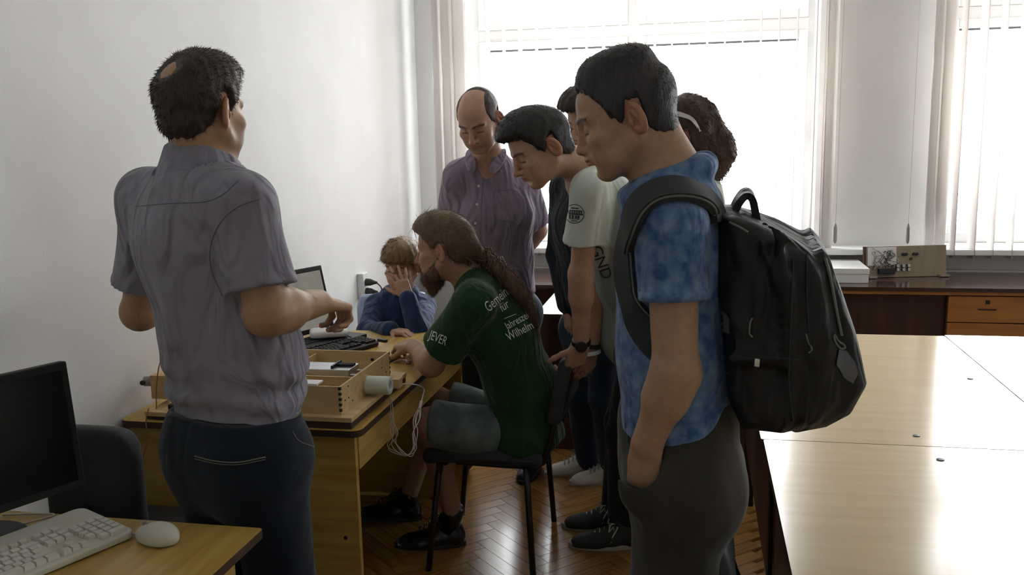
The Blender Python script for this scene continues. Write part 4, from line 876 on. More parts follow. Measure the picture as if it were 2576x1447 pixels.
LONG = ([-0.12, -0.07, -0.035, -0.030, -0.005, 0.012, 0.016, 0.03, 0.045, 0.060, 0.075, 0.1], [-0.055, -0.055, -0.035, 0.022, 0.020, 0.004, 0.004, 0.016, 0.040, 0.062, 0.070, 0.072])
def tail_geo():
    r = np.random.default_rng(5); out = []; mb = MB()
    path = spline([HG(0, -0.095, -0.010), at(1222, 652, 3.12), at(1266, 688, 3.10), at(1312, 742, 3.10), at(1338, 796, 3.10), at(1350, 850, 3.10)], 6); n = len(path); Wd = np.interp(np.arange(n), [0, 5, n * 0.6, n - 1], [0.016, 0.030, 0.024, 0.010])
    for k in range(230):
        o = r.normal(size=3); o = o / np.linalg.norm(o) * r.uniform(0.2, 1.0) ** 0.6; ph = r.uniform(0, 6.3); fr = r.uniform(0.9, 1.5); end = n - r.integers(0, 8)
        pts = [path[i] + o * Wd[i] + Wd[i] * 0.42 * A([math.sin(ph + fr * i), math.cos(ph + fr * i), math.sin(ph * 2 + fr * i)]) * min(1, i / 5) for i in range(end)]
        mb.tube(pts, [0.0023 * (1 - 0.6 * i / len(pts)) for i in range(len(pts))], 4)
    for k in range(14):
        b = HG(r.uniform(-0.05, 0.05), -0.09, r.uniform(-0.03, 0.0)); mb.tube([b + A([0.006 * i * r.uniform(0.6, 1.2), -0.004 * i, -0.007 * i]) + 0.006 * r.normal(size=3) for i in range(8)], 0.0012, 4)
    q = [f for f in mb.f if len(f) == 4]; return A(mb.v), A(q, int)
F = short_hair(HG, 0.016, LONG, top=0.008, amp=0.0022, seed=9, freq=110, extra=lambda F: (F.ell(HG(0, -0.085, -0.005), (0.04, 0.035, 0.03), HG.M, 0.03), F.chain(spline([HG(0, -0.10, -0.008), at(1222, 652, 3.12), at(1266, 688, 3.10), at(1312, 742, 3.10)], 3), list(np.linspace(0.014, 0.017, 10)), 0.01)))
hlg = hairline(*LONG); behind = lambda q: np.where(q[..., 1] > -0.085, hlg(q), -0.05)
F.ops = [o for o in F.ops if o[0] not in ('clip', 'disp')]; F.clipfn(lambda P: behind(HG.loc(P)) - 0.004, 0.010)
def grow_g(P): t = np.clip(-behind(HG.loc(P)) / 0.02, 0, 1); return (0.003 - 0.012 * t * t * (3 - 2 * t)).astype(np.float32)
F.disp(grow_g); F.disp(folds(9, 110, 0.002))
hair_obj('hair', F, 0.0045, MT['hair_brown'], PG, HG, 3000, (0.02, 0.05), 0.0008, lift=0.06, flow=lambda q: A([0, -0.11, -0.01]) - q * A([1, 1, 1]), extra=[tail_geo()])
MB().tube([HG(0.017 * math.cos(a), -0.103 + 0.0, -0.010 + 0.017 * math.sin(a)) for a in np.linspace(0, 6.283, 16)[:-1]], 0.006, 6, True).build('hair_tie', MT['black'], PG, smooth=True)
F = Field(); F.ell(HG(0, 0.060, -0.098), A((0.042, 0.036, 0.034)), HG.M, 0.02); F.cone(HG(0, 0.062, -0.112), HG(0, 0.070, -0.142), 0.030, 0.018, 0.02)
for x in (-1, 1): F.cone(HG(x * 0.063, 0.000, -0.022), HG(x * 0.048, 0.035, -0.075), 0.010, 0.020, 0.02); F.cone(HG(x * 0.048, 0.035, -0.075), HG(x * 0.030, 0.065, -0.090), 0.020, 0.024, 0.02); F.cone(HG(x * 0.028, 0.080, -0.068), HG(x * 0.004, 0.099, -0.044), 0.010, 0.007, 0.008)
F.ell(HG(0, 0.100, -0.062), A((0.020, 0.014, 0.010)), HG.M, 0.006, 'sub'); F.disp(folds(41, 130, 0.003))
MT['hair_beard'] = hairmat('brown_beard', (0.12, 0.068, 0.042), (0.18, 0.108, 0.068))
hair_obj('beard', F, 0.004, MT['hair_beard'], PG, HG, 2200, (0.012, 0.026), 0.0007, lift=0.35, flow=lambda q: A([0, 0.2, -1.0]) + 0 * q)
# ------------------------------------------------------------------ 4: balding man in the mauve shirt
HM = Frame(at(1205, 303, 3.66), 188, 31, -3, 1.04)
J = dict(nek=at(1228, 402, 3.80), shL=at(1312, 452, 3.92), shR=at(1152, 442, 3.80), che=at(1238, 530, 3.86), wai=at(1246, 655, 3.93), pel=at(1256, 735, 3.96), fr=az(186),
         elL=at(1350, 578, 4.03), wrL=at(1300, 652, 4.13), elR=at(1128, 590, 3.98), wrR=at(1225, 670, 4.13))
for S, s, a in (('L', 1, at(1340, 1150, 4.10)), ('R', -1, at(1160, 1170, 3.99))):
    J['hi' + S] = J['pel'] + A([s * 0.09, 0, -0.09]); J['an' + S] = A([a[0], a[1], 0.09]); J['kn' + S] = (J['hi' + S] + J['an' + S]) / 2 + A([0, -0.03, 0.02])
F = Field(); head(F, HM, jaw=1.03); neck(F, HM, J, 0.058); torso(F, J, (0.13, 0.13, 0.135), -0.01)
limb(F, J['shL'], J['elL'], J['wrL'], (0.048, 0.043, 0.043, 0.031)); limb(F, J['shR'], J['elR'], J['wrR'], (0.048, 0.043, 0.043, 0.031))
hand(F, J['wrL'], unit(A([-0.8, 0.1, -0.5])), A([0, 1.0, 0.2]), 1, (30, 35, 20)); hand(F, J['wrR'], unit(A([0.8, 0.1, -0.5])), A([0, 1.0, 0.2]), -1, (30, 35, 20))
for S in 'LR': F.chain([J['hi' + S], J['kn' + S], J['an' + S]], [0.08, 0.055, 0.04], 0.03)
PM = person('balding man in a mauve button shirt looking down with hands behind him', F, 0.011, [bx(HM.o, (0.14, 0.15, 0.165)) + (0.0042,)], skin_color(HM, (0.46, 0.27, 0.19), (0.07, 0.045, 0.03), stubble=(0.30, 0.20, 0.16)), (J['pel'][0], J['pel'][1], 0))
F = Field(); torso(F, J, (0.148, 0.150, 0.160), 0.008, 0.76, 0.06, 0.050); F.cone(J['pel'], J['pel'] + A([0, 0, -0.06]), 0.152, 0.154, 0.05, 0.78, J['fr'])
for S, e in (('L', 0.86), ('R', 1.0)):
    sh, el = J['sh' + S], J['el' + S]; h = sh + (el - sh) * e; d = unit(el - sh); F.sleeve(sh, el, e, 0.066, 0.066, 0.04)
F.cone(HM(0, -0.02, -0.08), J['nek'] - A([0, 0, 0.03]), 0.064, 0.066, 0.005, mode='sub')
F.clip(J['pel'] + A([0, 0, -0.022]), (0.12, 0, -1), 0.004); F.disp(folds(51, 17, 0.012, (0.5, 0, 1)))
SM = sdf_obj('shirt', F, 0.0065, MT['shirt_mauve'], PM)
for s in (-1, 1):
    n0 = J['nek'] + A([0, -0.012, 0.012]); c = MB().add([n0 + A([s * 0.072, 0.02, 0.052]), n0 + A([s * 0.012, -0.108, -0.035]), n0 + A([s * 0.055, -0.118, -0.085]), n0 + A([s * 0.098, -0.035, 0.010])], [(0, 1, 2, 3)]).build('collar', MT['shirt_mauve'], PM, smooth=True)
    c.modifiers.new('sub', 'SUBSURF').levels = 1; so = c.modifiers.new('t', 'SOLIDIFY'); so.thickness = 0.006; so.offset = 0
for i, (x, y) in enumerate([(1204, 468), (1200, 514), (1196, 562), (1200, 612), (1206, 660)]):
    q = on_surface(SM, [at(x, y, 3.8)], VIEW(at(x, y, 3.8)))
    if q: MB().lathe(q[0], -VIEW(q[0]), [(0.0055, -0.001), (0.0055, 0.0015), (0.003, 0.002)], 12).build('button', MT['button'], PM)
seamline('placket_seam', SM, [(1217, 425), (1213, 500), (1208, 600), (1215, 690)], 3.8, 0.0008, MT['seam_m'], PM)
seamline('pocket_seam', SM, [(1242, 480), (1243, 545), (1275, 556), (1302, 545), (1304, 484), (1242, 480)], 3.8, 0.0008, MT['seam_m'], PM)
trousers('jeans', J, MT['denim'], PM, (0.138, 0.088, 0.075, 0.07, 0.064), 0, 0.009)
for S, a_ in (('L', 185), ('R', 190)): shoe(PM, (J['an' + S][0] + 0.01, J['an' + S][1] + 0.07, 0.001), a_, 0.28, (MT['shoe_black'], MT['sole_dark'], MT['shoe_black']), laces=False)
def crown_mask(q):
    side = np.clip((np.abs(q[..., 0]) - 0.036 - 0.22 * np.clip(q[..., 1], -0.1, 0.1)) / 0.032, 0, 1); back = np.clip((-0.02 - q[..., 1]) / 0.03, 0, 1); low = np.clip((0.06 - q[..., 2]) / 0.03, 0, 1)
    tuft = 0.0 * np.clip(1 - (q[..., 0] / 0.02) ** 2 - ((q[..., 1] - 0.06) / 0.03) ** 2, 0, 1)
    return np.clip(np.maximum(np.maximum(side, back), np.maximum(low, tuft)), 0, 1)
MT['hair_thin'] = hairmat('thin_greybrown_hair', (0.045, 0.034, 0.028), (0.07, 0.055, 0.045)); F = short_hair(HM, 0.0060, amp=0.0006, seed=6, mask=crown_mask, fade=0.016)
hair_obj('hair', F, 0.004, MT['hair_thin'], PM, HM, 2600, (0.003, 0.008), 0.0005, lift=0.4, keep=lambda q: np.clip(crown_mask(q), 0.04, 1))
# ------------------------------------------------------------------ 5: young man in the white tee leaning over the chair
HW = Frame(at(1360, 372, 2.90), 240, 28, 0, 1.0)
J = dict(nek=at(1470, 416, 3.02), shL=at(1482, 474, 2.90), shR=at(1545, 462, 3.20), che=at(1540, 548, 3.07), wai=at(1590, 705, 3.18), pel=at(1622, 815, 3.24), fr=unit(az(250) + A([0, 0, -0.55])), frp=az(255),
         elL=at(1462, 690, 2.98), wrL=at(1462, 868, 3.06), elR=at(1512, 700, 3.20), wrR=at(1487, 870, 3.20),
         anL=at(1562, 1325, 3.40), anR=at(1545, 1262, 3.55))
for S, s in (('L', -1), ('R', 1)):
    J['hi' + S] = J['pel'] + A([0, s * 0.085, -0.08]); J['an' + S][2] = 0.09; J['kn' + S] = (J['hi' + S] + J['an' + S]) / 2 + A([-0.03, 0, 0.02])
F = Field(); head(F, HW, nose=0.85); neck(F, HW, J, 0.053); torso(F, J, (0.12, 0.115, 0.125), -0.01, 0.72)
limb(F, J['shL'], J['elL'], J['wrL'], (0.044, 0.038, 0.039, 0.027)); limb(F, J['shR'], J['elR'], J['wrR'], (0.044, 0.038, 0.039, 0.027))
hd = unit(at(1436, 915, 3.11) - J['wrL']); hand(F, J['wrL'], unit(hd + A([0, 0, -0.5])), A([0.55, -0.75, 0.25]), 1, None, 0.12, 1.0, 22, 0.80, curls=((22, 34, 28), (18, 32, 28), (18, 32, 26), (20, 32, 26)))
hand(F, J['wrR'], unit(A([-0.2, 0.05, -1.0])), A([0.6, -0.6, 0.2]), 1, (25, 35, 25), 0.06, 0.98)
for S in 'LR': F.chain([J['hi' + S], J['kn' + S], J['an' + S]], [0.075, 0.052, 0.04], 0.03)
PW_ = person('young man in a white tee leaning forward with a hand on the chair', F, 0.009, [bx(HW.o, (0.15, 0.15, 0.165)) + (0.0035,), bx(J['wrL'] + hd * 0.07, (0.11, 0.12, 0.12)) + (0.0035,), bx(J['wrR'] + A([0, 0, -0.08]), (0.08, 0.08, 0.11)) + (0.004,)], skin_color(HW, (0.48, 0.295, 0.205), (0.03, 0.02, 0.015)), (J['pel'][0], J['pel'][1], 0))
F = Field(); torso(F, J, (0.142, 0.138, 0.145), 0.006, 0.76, 0.06, 0.045); F.cone(J['pel'], J['pel'] + A([-0.04, 0, -0.03]), 0.146, 0.146, 0.05, 0.80, az(255))
for S, e in (('L', 0.62), ('R', 0.6)):
    sh, el = J['sh' + S], J['el' + S]; h = sh + (el - sh) * e; d = unit(el - sh); F.sleeve(sh, el, e, 0.060, 0.068, 0.045)
F.cone(HW(0, -0.02, -0.05), J['nek'], 0.055, 0.060, 0.005, mode='sub'); F.disp(folds(61, 18, 0.010, (0.3, 0.2, 1)))
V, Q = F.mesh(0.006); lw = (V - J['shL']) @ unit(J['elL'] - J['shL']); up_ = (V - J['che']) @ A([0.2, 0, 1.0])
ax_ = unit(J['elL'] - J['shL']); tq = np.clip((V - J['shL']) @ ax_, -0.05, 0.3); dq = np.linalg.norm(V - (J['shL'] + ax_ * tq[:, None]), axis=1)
grey_and_shade = np.clip((dq - 0.078) / 0.012, 0, 1) * np.clip((J['shL'][2] + 0.02 - V[:, 2]) / 0.07, 0, 1)  # body below the shoulders: part grey cloth, part shading painted into the colour
colv = (1 - grey_and_shade)[:, None] * A(lin(206, 213, 203)) + grey_and_shade[:, None] * A(lin(138, 146, 138))
MT['tee_grey_shaded'] = cloth('white_grey_shaded_jersey', (1, 1, 1), (0.93, 0.94, 0.93), wr=0.18, attr=True)
SW = mesh_obj('tee_shirt', V, Q, MT['tee_grey_shaded'], PW_, None, True, colv)
trousers('trousers', J, MT['darkpants'], PW_, (0.135, 0.088, 0.068, 0.064, 0.056), 0, 0.008)
for S, hx in (('L', at(1600, 1385, 3.33)), ('R', at(1575, 1320, 3.50))):
    shoe(PW_, (hx[0] + 0.02, hx[1] + 0.02, 0.001), 262, 0.285, (MT['sneak_dark'], MT['sole_pale'], MT['lace_pale']))
F = short_hair(HW, 0.011, top=0.010, topc=(0, 0.025, 0.075), amp=0.002, seed=12); hair_obj('hair', F, 0.0038, MT['hair_black'], PW_, HW, 3200, (0.006, 0.015), 0.0008, lift=0.5)
wd = unit(J['wrL'] - J['elL']); wc = J['wrL'] - wd * 0.012
MB().lathe(wc - wd * 0.009, wd, [(0.0305, 0), (0.0335, 0.002), (0.0335, 0.016), (0.0305, 0.018)], 22).build('watch_strap', MT['black'], PW_, smooth=False)
vdir = -VIEW(wc); wv = unit(vdir - wd * vdir.dot(wd)); MB().lathe(wc + wv * 0.031, wv, [(0.019, 0), (0.021, 0.004), (0.019, 0.010), (0.016, 0.0105)], 20).build('watch_case', MT['blackmat'], PW_)
wd = unit(J['wrR'] - J['elR']); MB().lathe(J['wrR'] - wd * 0.01, wd, [(0.030, 0), (0.0335, 0.002), (0.0335, 0.014), (0.030, 0.016)], 20).build('wristband', MT['blackmat'], PW_)
MB().lathe(J['wrR'] + wd * 0.018, unit(wd + A([0.3, 0, 0])), [(0.034, 0), (0.037, 0.002), (0.037, 0.012), (0.034, 0.014)], 20).build('bracelet', MT['white'], PW_)
# ------------------------------------------------------------------ 6: person in the dark jacket, behind
HK = Frame(at(1487, 305, 3.62), 215, 18, 0, 1.0)
J = dict(nek=at(1495, 400, 3.72), shL=at(1545, 440, 3.62), shR=at(1420, 470, 3.80), che=at(1470, 560, 3.74), wai=at(1478, 690, 3.82), pel=at(1492, 790, 3.86), fr=az(235),
         elR=at(1404, 640, 3.84), wrR=at(1428, 775, 3.80), elL=at(1560, 620, 3.62), wrL=at(1520, 740, 3.6))
for S, a, d in (('L', at(1540, 1150, 4.0), 1), ('R', at(1482, 1152, 4.08), -1)):
    J['an' + S] = A([a[0], a[1], 0.085]); J['hi' + S] = J['pel'] + A([d * 0.06, d * -0.05, -0.08]); J['kn' + S] = (J['hi' + S] + J['an' + S]) / 2 + A([-0.02, -0.03, 0.02])
F = Field(); head(F, HK); neck(F, HK, J, 0.053); torso(F, J, (0.12, 0.115, 0.125), -0.01)
for S in 'LR': limb(F, J['sh' + S], J['el' + S], J['wr' + S], (0.044, 0.04, 0.04, 0.028)); F.chain([J['hi' + S], J['kn' + S], J['an' + S]], [0.075, 0.052, 0.04], 0.03)
hand(F, J['wrR'], unit(A([0.05, -0.1, -1.0])), A([-0.8, -0.4, 0.0]), 1, (20, 25, 15), 0.04, 0.95, 15, 0.3); hand(F, J['wrL'], unit(A([-0.4, -0.4, -0.4])), A([0, -0.2, 1.0]), 1)
PK = person('person in a dark jacket, blue jeans and white sneakers behind the leaning man', F, 0.011, [bx(HK.o, (0.15, 0.15, 0.165)) + (0.0042,), bx(J['wrR'] + A([0, 0, -0.08]), (0.07, 0.09, 0.11)) + (0.005,)], skin_color(HK, (0.47, 0.29, 0.20), (0.03, 0.02, 0.015)), (J['pel'][0], J['pel'][1], 0))
F = Field(); torso(F, J, (0.138, 0.138, 0.148), 0.010, 0.76, 0.06, 0.048)
for S in 'LR':
    wr = J['el' + S] + (J['wr' + S] - J['el' + S]) * 0.92; F.cone(J['sh' + S], J['el' + S], 0.062, 0.054, 0.035); F.cone(J['el' + S], wr, 0.054, 0.042, 0.02)
F.cone(J['nek'] + A([0, 0, -0.02]), J['nek'] + A([0, 0, 0.035]), 0.078, 0.072, 0.02); F.cone(J['nek'] + A([0, 0, -0.02]), J['nek'] + A([0, 0, 0.10]), 0.060, 0.062, 0.004, mode='sub')
F.clip(J['pel'] + A([0, 0, -0.01]), (0, 0, -1), 0.004); F.disp(folds(71, 18, 0.010)); sdf_obj('jacket', F, 0.007, MT['jacket'], PK)
F = Field(); F.cone(J['pel'], J['pel'] + A([0, 0, -0.07]), 0.142, 0.145, 0.03, 0.78, J['fr']); F.clip(J['pel'] + A([0, 0, -0.055]), (0, 0, -1), 0.003); F.disp(folds(72, 25, 0.004)); sdf_obj('shirt_hem', F, 0.008, MT['tee_white'], PK)
trousers('jeans', J, MT['denim2'], PK, (0.135, 0.086, 0.066, 0.064, 0.055), 0, 0.008)
shoe(PK, (at(1512, 1192, 4.10)[0], 4.125, 0.001), 250, 0.28, (MT['sneak_white'], MT['sole_white'], MT['lace_grey']), tab=MT['shoe_black'], hi=0.085); shoe(PK, (J['anL'][0] + 0.07, J['anL'][1] + 0.03, 0.001), 250, 0.28, (MT['sneak_white'], MT['sole_white'], MT['lace_grey']), tab=MT['shoe_black'], hi=0.085)
F = short_hair(HK, 0.012, top=0.012, topc=(0, 0.04, 0.08), amp=0.003, seed=13); hair_obj('hair', F, 0.0045, MT['hair_dark'], PK, HK, 2000, (0.008, 0.018), 0.0009, lift=0.5)
# ------------------------------------------------------------------ 7: woman with long brown hair and sunglasses pushed up
HF = Frame(at(1712, 338, 3.32), 262, 10, 0, 0.97)
J = dict(nek=at(1745, 440, 3.36), shL=at(1760, 492, 3.22), shR=at(1765, 482, 3.50), che=at(1755, 580, 3.36), wai=at(1752, 700, 3.38), pel=at(1752, 830, 3.40), fr=az(265), elL=at(1775, 640, 3.20), wrL=at(1715, 700, 3.16), elR=at(1775, 640, 3.52), wrR=at(1710, 700, 3.5))
for S, d in (('L', -1), ('R', 1)): J['hi' + S] = J['pel'] + A([0, d * 0.08, -0.08]); J['kn' + S] = J['pel'] + A([-0.02, d * 0.08, -0.46]); J['an' + S] = A([J['pel'][0], J['pel'][1] + d * 0.08, 0.09])
F = Field(); head(F, HF, nose=0.9, jaw=0.95, brow=0.7); neck(F, HF, J, 0.048); torso(F, J, (0.125, 0.105, 0.11), -0.01, 0.75)
for S in 'LR': limb(F, J['sh' + S], J['el' + S], J['wr' + S], (0.038, 0.034, 0.034, 0.025)); F.chain([J['hi' + S], J['kn' + S], J['an' + S]], [0.078, 0.052, 0.038], 0.03); hand(F, J['wr' + S], unit(A([-0.9, 0.3 if S == 'L' else -0.3, 0])), A([0, 0, 1.0]), 1 if S == 'R' else -1, (30, 35, 20), 0.05, 0.92)
PF = person('woman with long brown hair and white sunglasses on her head', F, 0.011, [bx(HF.o, (0.14, 0.14, 0.155)) + (0.0045,)], skin_color(HF, (0.45, 0.27, 0.19), (0.05, 0.03, 0.02)), (J['pel'][0], J['pel'][1], 0))
F = Field(); torso(F, J, (0.140, 0.122, 0.13), 0.008, 0.78, 0.06, 0.042)
for S in 'LR': F.cone(J['sh' + S], J['sh' + S] * 0.4 + J['el' + S] * 0.6, 0.052, 0.055, 0.04)
F.disp(folds(81, 20, 0.004)); sdf_obj('blouse', F, 0.008, MT['tee_white'], PF); trousers('trousers', J, MT['darkpants'], PF, (0.145, 0.09, 0.066, 0.06, 0.055), 0, 0.010)
for S in 'LR': shoe(PF, (J['an' + S][0] + 0.06, J['an' + S][1], 0.001), 268, 0.245, (MT['shoe_black'], MT['sole_dark'], MT['shoe_black']), laces=False, W=0.04)
F = Field(); s = HF.s; F.ell(HF(0, -0.026, 0.040), A((0.092, 0.106, 0.098)), HF.M); F.chain([HF(0, -0.05, 0.02), HF(0, -0.075, -0.05), HF(0, -0.085, -0.10), HF(0, -0.080, -0.125)], [0.088, 0.088, 0.085, 0.055], 0.04)
for x in (-1, 1): F.chain([HF(x * 0.06, -0.05, 0.02), HF(x * 0.075, -0.045, -0.06), HF(x * 0.07, -0.05, -0.13)], [0.035, 0.038, 0.03], 0.03)
F.clipfn(lambda P: np.where(HF.loc(P)[..., 1] > -0.018, hairline(*LONG)(HF.loc(P)), -0.05), 0.006); F.disp(folds(83, 70, 0.006, (0.2, 0, 1)))
r_ = np.random.default_rng(3); mbh = MB()
for k in range(170):
    a = r_.uniform(-2.6, 0.0) - 0.3; x0, y0 = 0.085 * math.cos(a), -0.055 + 0.085 * math.sin(a); st = r_.uniform(-0.06, 0.04); ln = r_.uniform(0.06, 0.13); ph = r_.uniform(0, 6.3)
    mbh.tube([HF(x0 * (1 + 0.05 * i) + 0.006 * math.sin(ph + i), y0 - 0.002 * i + 0.006 * math.cos(ph + 1.3 * i), st - ln * i / 7) for i in range(8)], [0.0022 * (1 - 0.1 * i) for i in range(8)], 4)
hair_obj('hair', F, 0.005, MT['hair_auburn'], PF, HF, 2500, (0.02, 0.045), 0.0013, lift=0.08, flow=lambda q: A([0, -0.3, -1.0]) + q * A([3, 3, 0]), extra=[(A(mbh.v), A([f for f in mbh.f if len(f) == 4], int))], curl=0.002)
SGL = empty('sunglasses', HF(0, 0.06, 0.10), 'white framed sunglasses pushed up on the woman\'s brown hair', 'sunglasses')
for x in (-1, 1):
    MB().band(spline([HF(x * 0.066, 0.085, 0.105), HF(x * 0.098, 0.05, 0.094), HF(x * 0.108, 0.0, 0.070), HF(x * 0.112, -0.035, 0.046), HF(x * 0.112, -0.056, 0.000)], 4), list(np.interp(np.linspace(0, 4, 17), range(5), [0.010, 0.009, 0.0075, 0.006, 0.005])), 0.0015, HF.vec(0, 0.4, 1)).build('temple_arm', MT['white'], SGL)
    MB().tube([HF(x * 0.034 + 0.028 * math.cos(a), 0.092 + 0.012 * math.sin(a), 0.108 + 0.020 * math.sin(a)) for a in np.linspace(0, 6.283, 18)[:-1]], 0.003, 6, True).build('rim', MT['white'], SGL)
    MB().add([HF(x * 0.034 + 0.027 * math.cos(a), 0.092 + 0.012 * math.sin(a), 0.108 + 0.019 * math.sin(a)) for a in np.linspace(0, 6.283, 18)[:-1]], [tuple(range(17))]).build('lens', MT['screen'], SGL)
# ------------------------------------------------------------------ 8: young man in the blue tee with the backpack, nearest on the right
HU = Frame(at(1574, 300, 1.885), 262, 17, 0, 1.0)
J = dict(nek=at(1676, 448, 1.90), shL=at(1688, 560, 1.735), shR=at(1712, 540, 2.06), che=at(1692, 640, 1.90), wai=at(1692, 880, 1.90), pel=at(1708, 1075, 1.90), fr=az(266),
         elL=at(1700, 940, 1.715), wrL=at(1628, 1115, 1.735), elR=at(1740, 880, 2.10), wrR=at(1715, 1060, 2.08))
for S, d in (('L', -1), ('R', 1)): J['hi' + S] = J['pel'] + A([0.0, d * 0.088, -0.09]); J['kn' + S] = J['pel'] + A([-0.015, d * 0.095, -0.48]); J['an' + S] = A([J['pel'][0] + 0.01, J['pel'][1] + d * 0.10, 0.09])
F = Field(); head(F, HU, nose=0.55, jaw=1.0, earout=8); neck(F, HU, J, 0.057); F.cone(J['nek'] + A([0.02, 0, 0]), HU(0, -0.05, -0.045), 0.052, 0.048, 0.03); torso(F, J, (0.125, 0.12, 0.13), -0.01, 0.72)
limb(F, J['shL'], J['elL'], J['wrL'], (0.050, 0.043, 0.043, 0.031)); limb(F, J['shR'], J['elR'], J['wrR'], (0.048, 0.044, 0.044, 0.030))
hand(F, J['wrL'], unit(A([-0.05, 0.06, -1.0])), A([-0.25, -1.0, 0.1]), 1, (12, 14, 10), 0.0, 0.95, 0, 0.05); hand(F, J['wrR'], unit(A([-0.25, -0.05, -1.0])), A([-0.3, 1.0, 0.1]), -1, (15, 20, 12), 0.02, 0.95)
for S in 'LR': F.chain([J['hi' + S], J['kn' + S], J['an' + S]], [0.08, 0.055, 0.04], 0.03)
PU = person('young man in an acid-washed blue tee with a hand in his pocket', F, 0.009, [bx(HU.o, (0.15, 0.14, 0.165)) + (0.003,)], skin_color(HU, (0.46, 0.29, 0.185), (0.03, 0.02, 0.015)), (J['pel'][0], J['pel'][1], 0))
F = Field(); torso(F, J, (0.138, 0.134, 0.138), 0.008, 0.72, 0.06, 0.046)
F.cone(J['pel'], J['pel'] + A([0, 0, -0.05]), 0.142, 0.145, 0.04, 0.80, J['fr'])
for S, e in (('L', 0.50), ('R', 0.50)):
    sh, el = J['sh' + S], J['el' + S]; h = sh + (el - sh) * e; d = unit(el - sh); F.sleeve(sh, el, e, 0.067, 0.064, 0.04)
for i in range(12):
    a0, a1 = 2 * math.pi * i / 12, 2 * math.pi * (i + 1) / 12; c = J['nek'] + A([0.0, 0, -0.005]); pt = lambda a: c + A([math.cos(a) * 0.078, math.sin(a) * 0.076, 0.032 * math.cos(a)]); F.cone(pt(a0), pt(a1), 0.016, 0.016, 0.018)
F.cone(HU(0, -0.02, -0.04), J['nek'] + A([0.005, 0, -0.02]), 0.056, 0.060, 0.005, mode='sub')
hz = at(1700, 1108, 1.76)[2]; F.clip((0, 0, hz), (0.05, 0, -1), 0.003); F.disp(folds(91, 18, 0.010, (0.2, 0.1, 1)))
SU = sdf_obj('tee_shirt', F, 0.0052, MT['tee_blue'], PU)
h = J['shL'] + (J['elL'] - J['shL']) * 0.5; d = unit(J['elL'] - J['shL'])
MB().lathe(h - d * 0.017, d, [(0.0640, 0), (0.0665, 0.001), (0.0665, 0.017), (0.060, 0.0185)], 40).build('sleeve_hem', MT['tee_blue'], PU, smooth=True)
TU = trousers('trousers', J, MT['olive'], PU, (0.150, 0.098, 0.082, 0.080, 0.072), 0, 0.006, flat=0.84, amp=0.005, extra=lambda F: (F.ell(J['pel'] + A([0.055, -0.06, -0.12]), (0.085, 0.085, 0.10), None, 0.05), F.ell(J['pel'] + A([0.055, 0.06, -0.12]), (0.085, 0.085, 0.10), None, 0.05), F.ell(J['wrL'] + A([-0.01, -0.006, -0.085]), (0.055, 0.036, 0.07), None, 0.03),
    F.cone(J['wrL'] + A([-0.01, 0.0, 0.03]), J['wrL'] + A([-0.012, 0.0, -0.05]), 0.036, 0.040, 0.006, mode='sub')))
seamline('pocket_edge', TU, [(1582, 1085), (1584, 1120), (1606, 1142), (1632, 1152)], 1.72, 0.0022, MT['olive'], PU)
q = on_surface(TU, [at(1631, 1160, 1.7)], VIEW(at(1631, 1160, 1.7)))
if q: MB().lathe(q[0], -VIEW(q[0]), [(0.006, -0.002), (0.006, 0.002), (0.003, 0.003)], 10).build('rivet', MT['stitch'], PU)
for S in 'LR': shoe(PU, (J['an' + S][0] + 0.07, J['an' + S][1], 0.001), 268, 0.28, (MT['sneak_dark'], MT['sole_pale'], MT['lace_pale']))
def quiff(F): F.ell(HU(0, 0.026, 0.096), (0.048, 0.040, 0.026), HU.M, 0.02); F.ell(HU(0, -0.015, 0.108), (0.056, 0.065, 0.028), HU.M, 0.02)
F = short_hair(HU, 0.008, top=0.0, amp=0.0012, seed=14, extra=quiff); MT['hair_slate'] = hairmat('charcoal_brown_hair', (0.030, 0.030, 0.033), (0.050, 0.048, 0.050))
hair_obj('hair', F, 0.0032, MT['hair_slate'], PU, HU, 6000, (0.004, 0.012), 0.0007, lift=0.35, flow=lambda q: np.where(q[:, 2:3] > 0.09, A([0.0, 0.8, 0.35]), A([0, -0.25, -1.0])) + 0 * q)
# ================================================================== the backpack
MT['pack'] = mat('black_backpack_nylon', (0.006, 0.0065, 0.0075), 0.6, (0.010, 0.0105, 0.012), 25, bump=0.15, bscale=500, wrinkle=0.3, wscale=12, spec=0.4)
MT['packpad'] = mat('strap_mesh_fabric', (0.022, 0.027, 0.03), 0.85, (0.03, 0.035, 0.038), 200, bump=0.3, bscale=600)
MT['piping'] = mat('grey_piping', lin(112, 116, 112), 0.7)
MT['reflect'] = mat('grey_reflective_patch', lin(92, 94, 98), 0.5)
BK = empty('backpack', (0.2, 1.9, 0.95), 'bulky black backpack worn by the young man in the blue tee', 'backpack')
def poly_sdf(poly):
    P0 = A(poly, float)
    def fn(q):
        d = np.full(q.shape[:-1], 1e9); s = np.ones(q.shape[:-1]); n = len(P0)
        for i in range(n):
            a, b = P0[i], P0[i - 1]; e = b - a; w = q - a; t = np.clip((w @ e) / e.dot(e), 0, 1); bb = w - t[..., None] * e; d = np.minimum(d, (bb * bb).sum(-1))
            c1 = q[..., 1] >= a[1]; c2 = q[..., 1] < b[1]; c3 = e[0] * w[..., 1] > e[1] * w[..., 0]
            s = np.where((c1 & c2 & c3) | (~c1 & ~c2 & ~c3), -s, s)
        return s * np.sqrt(d)
    return fn
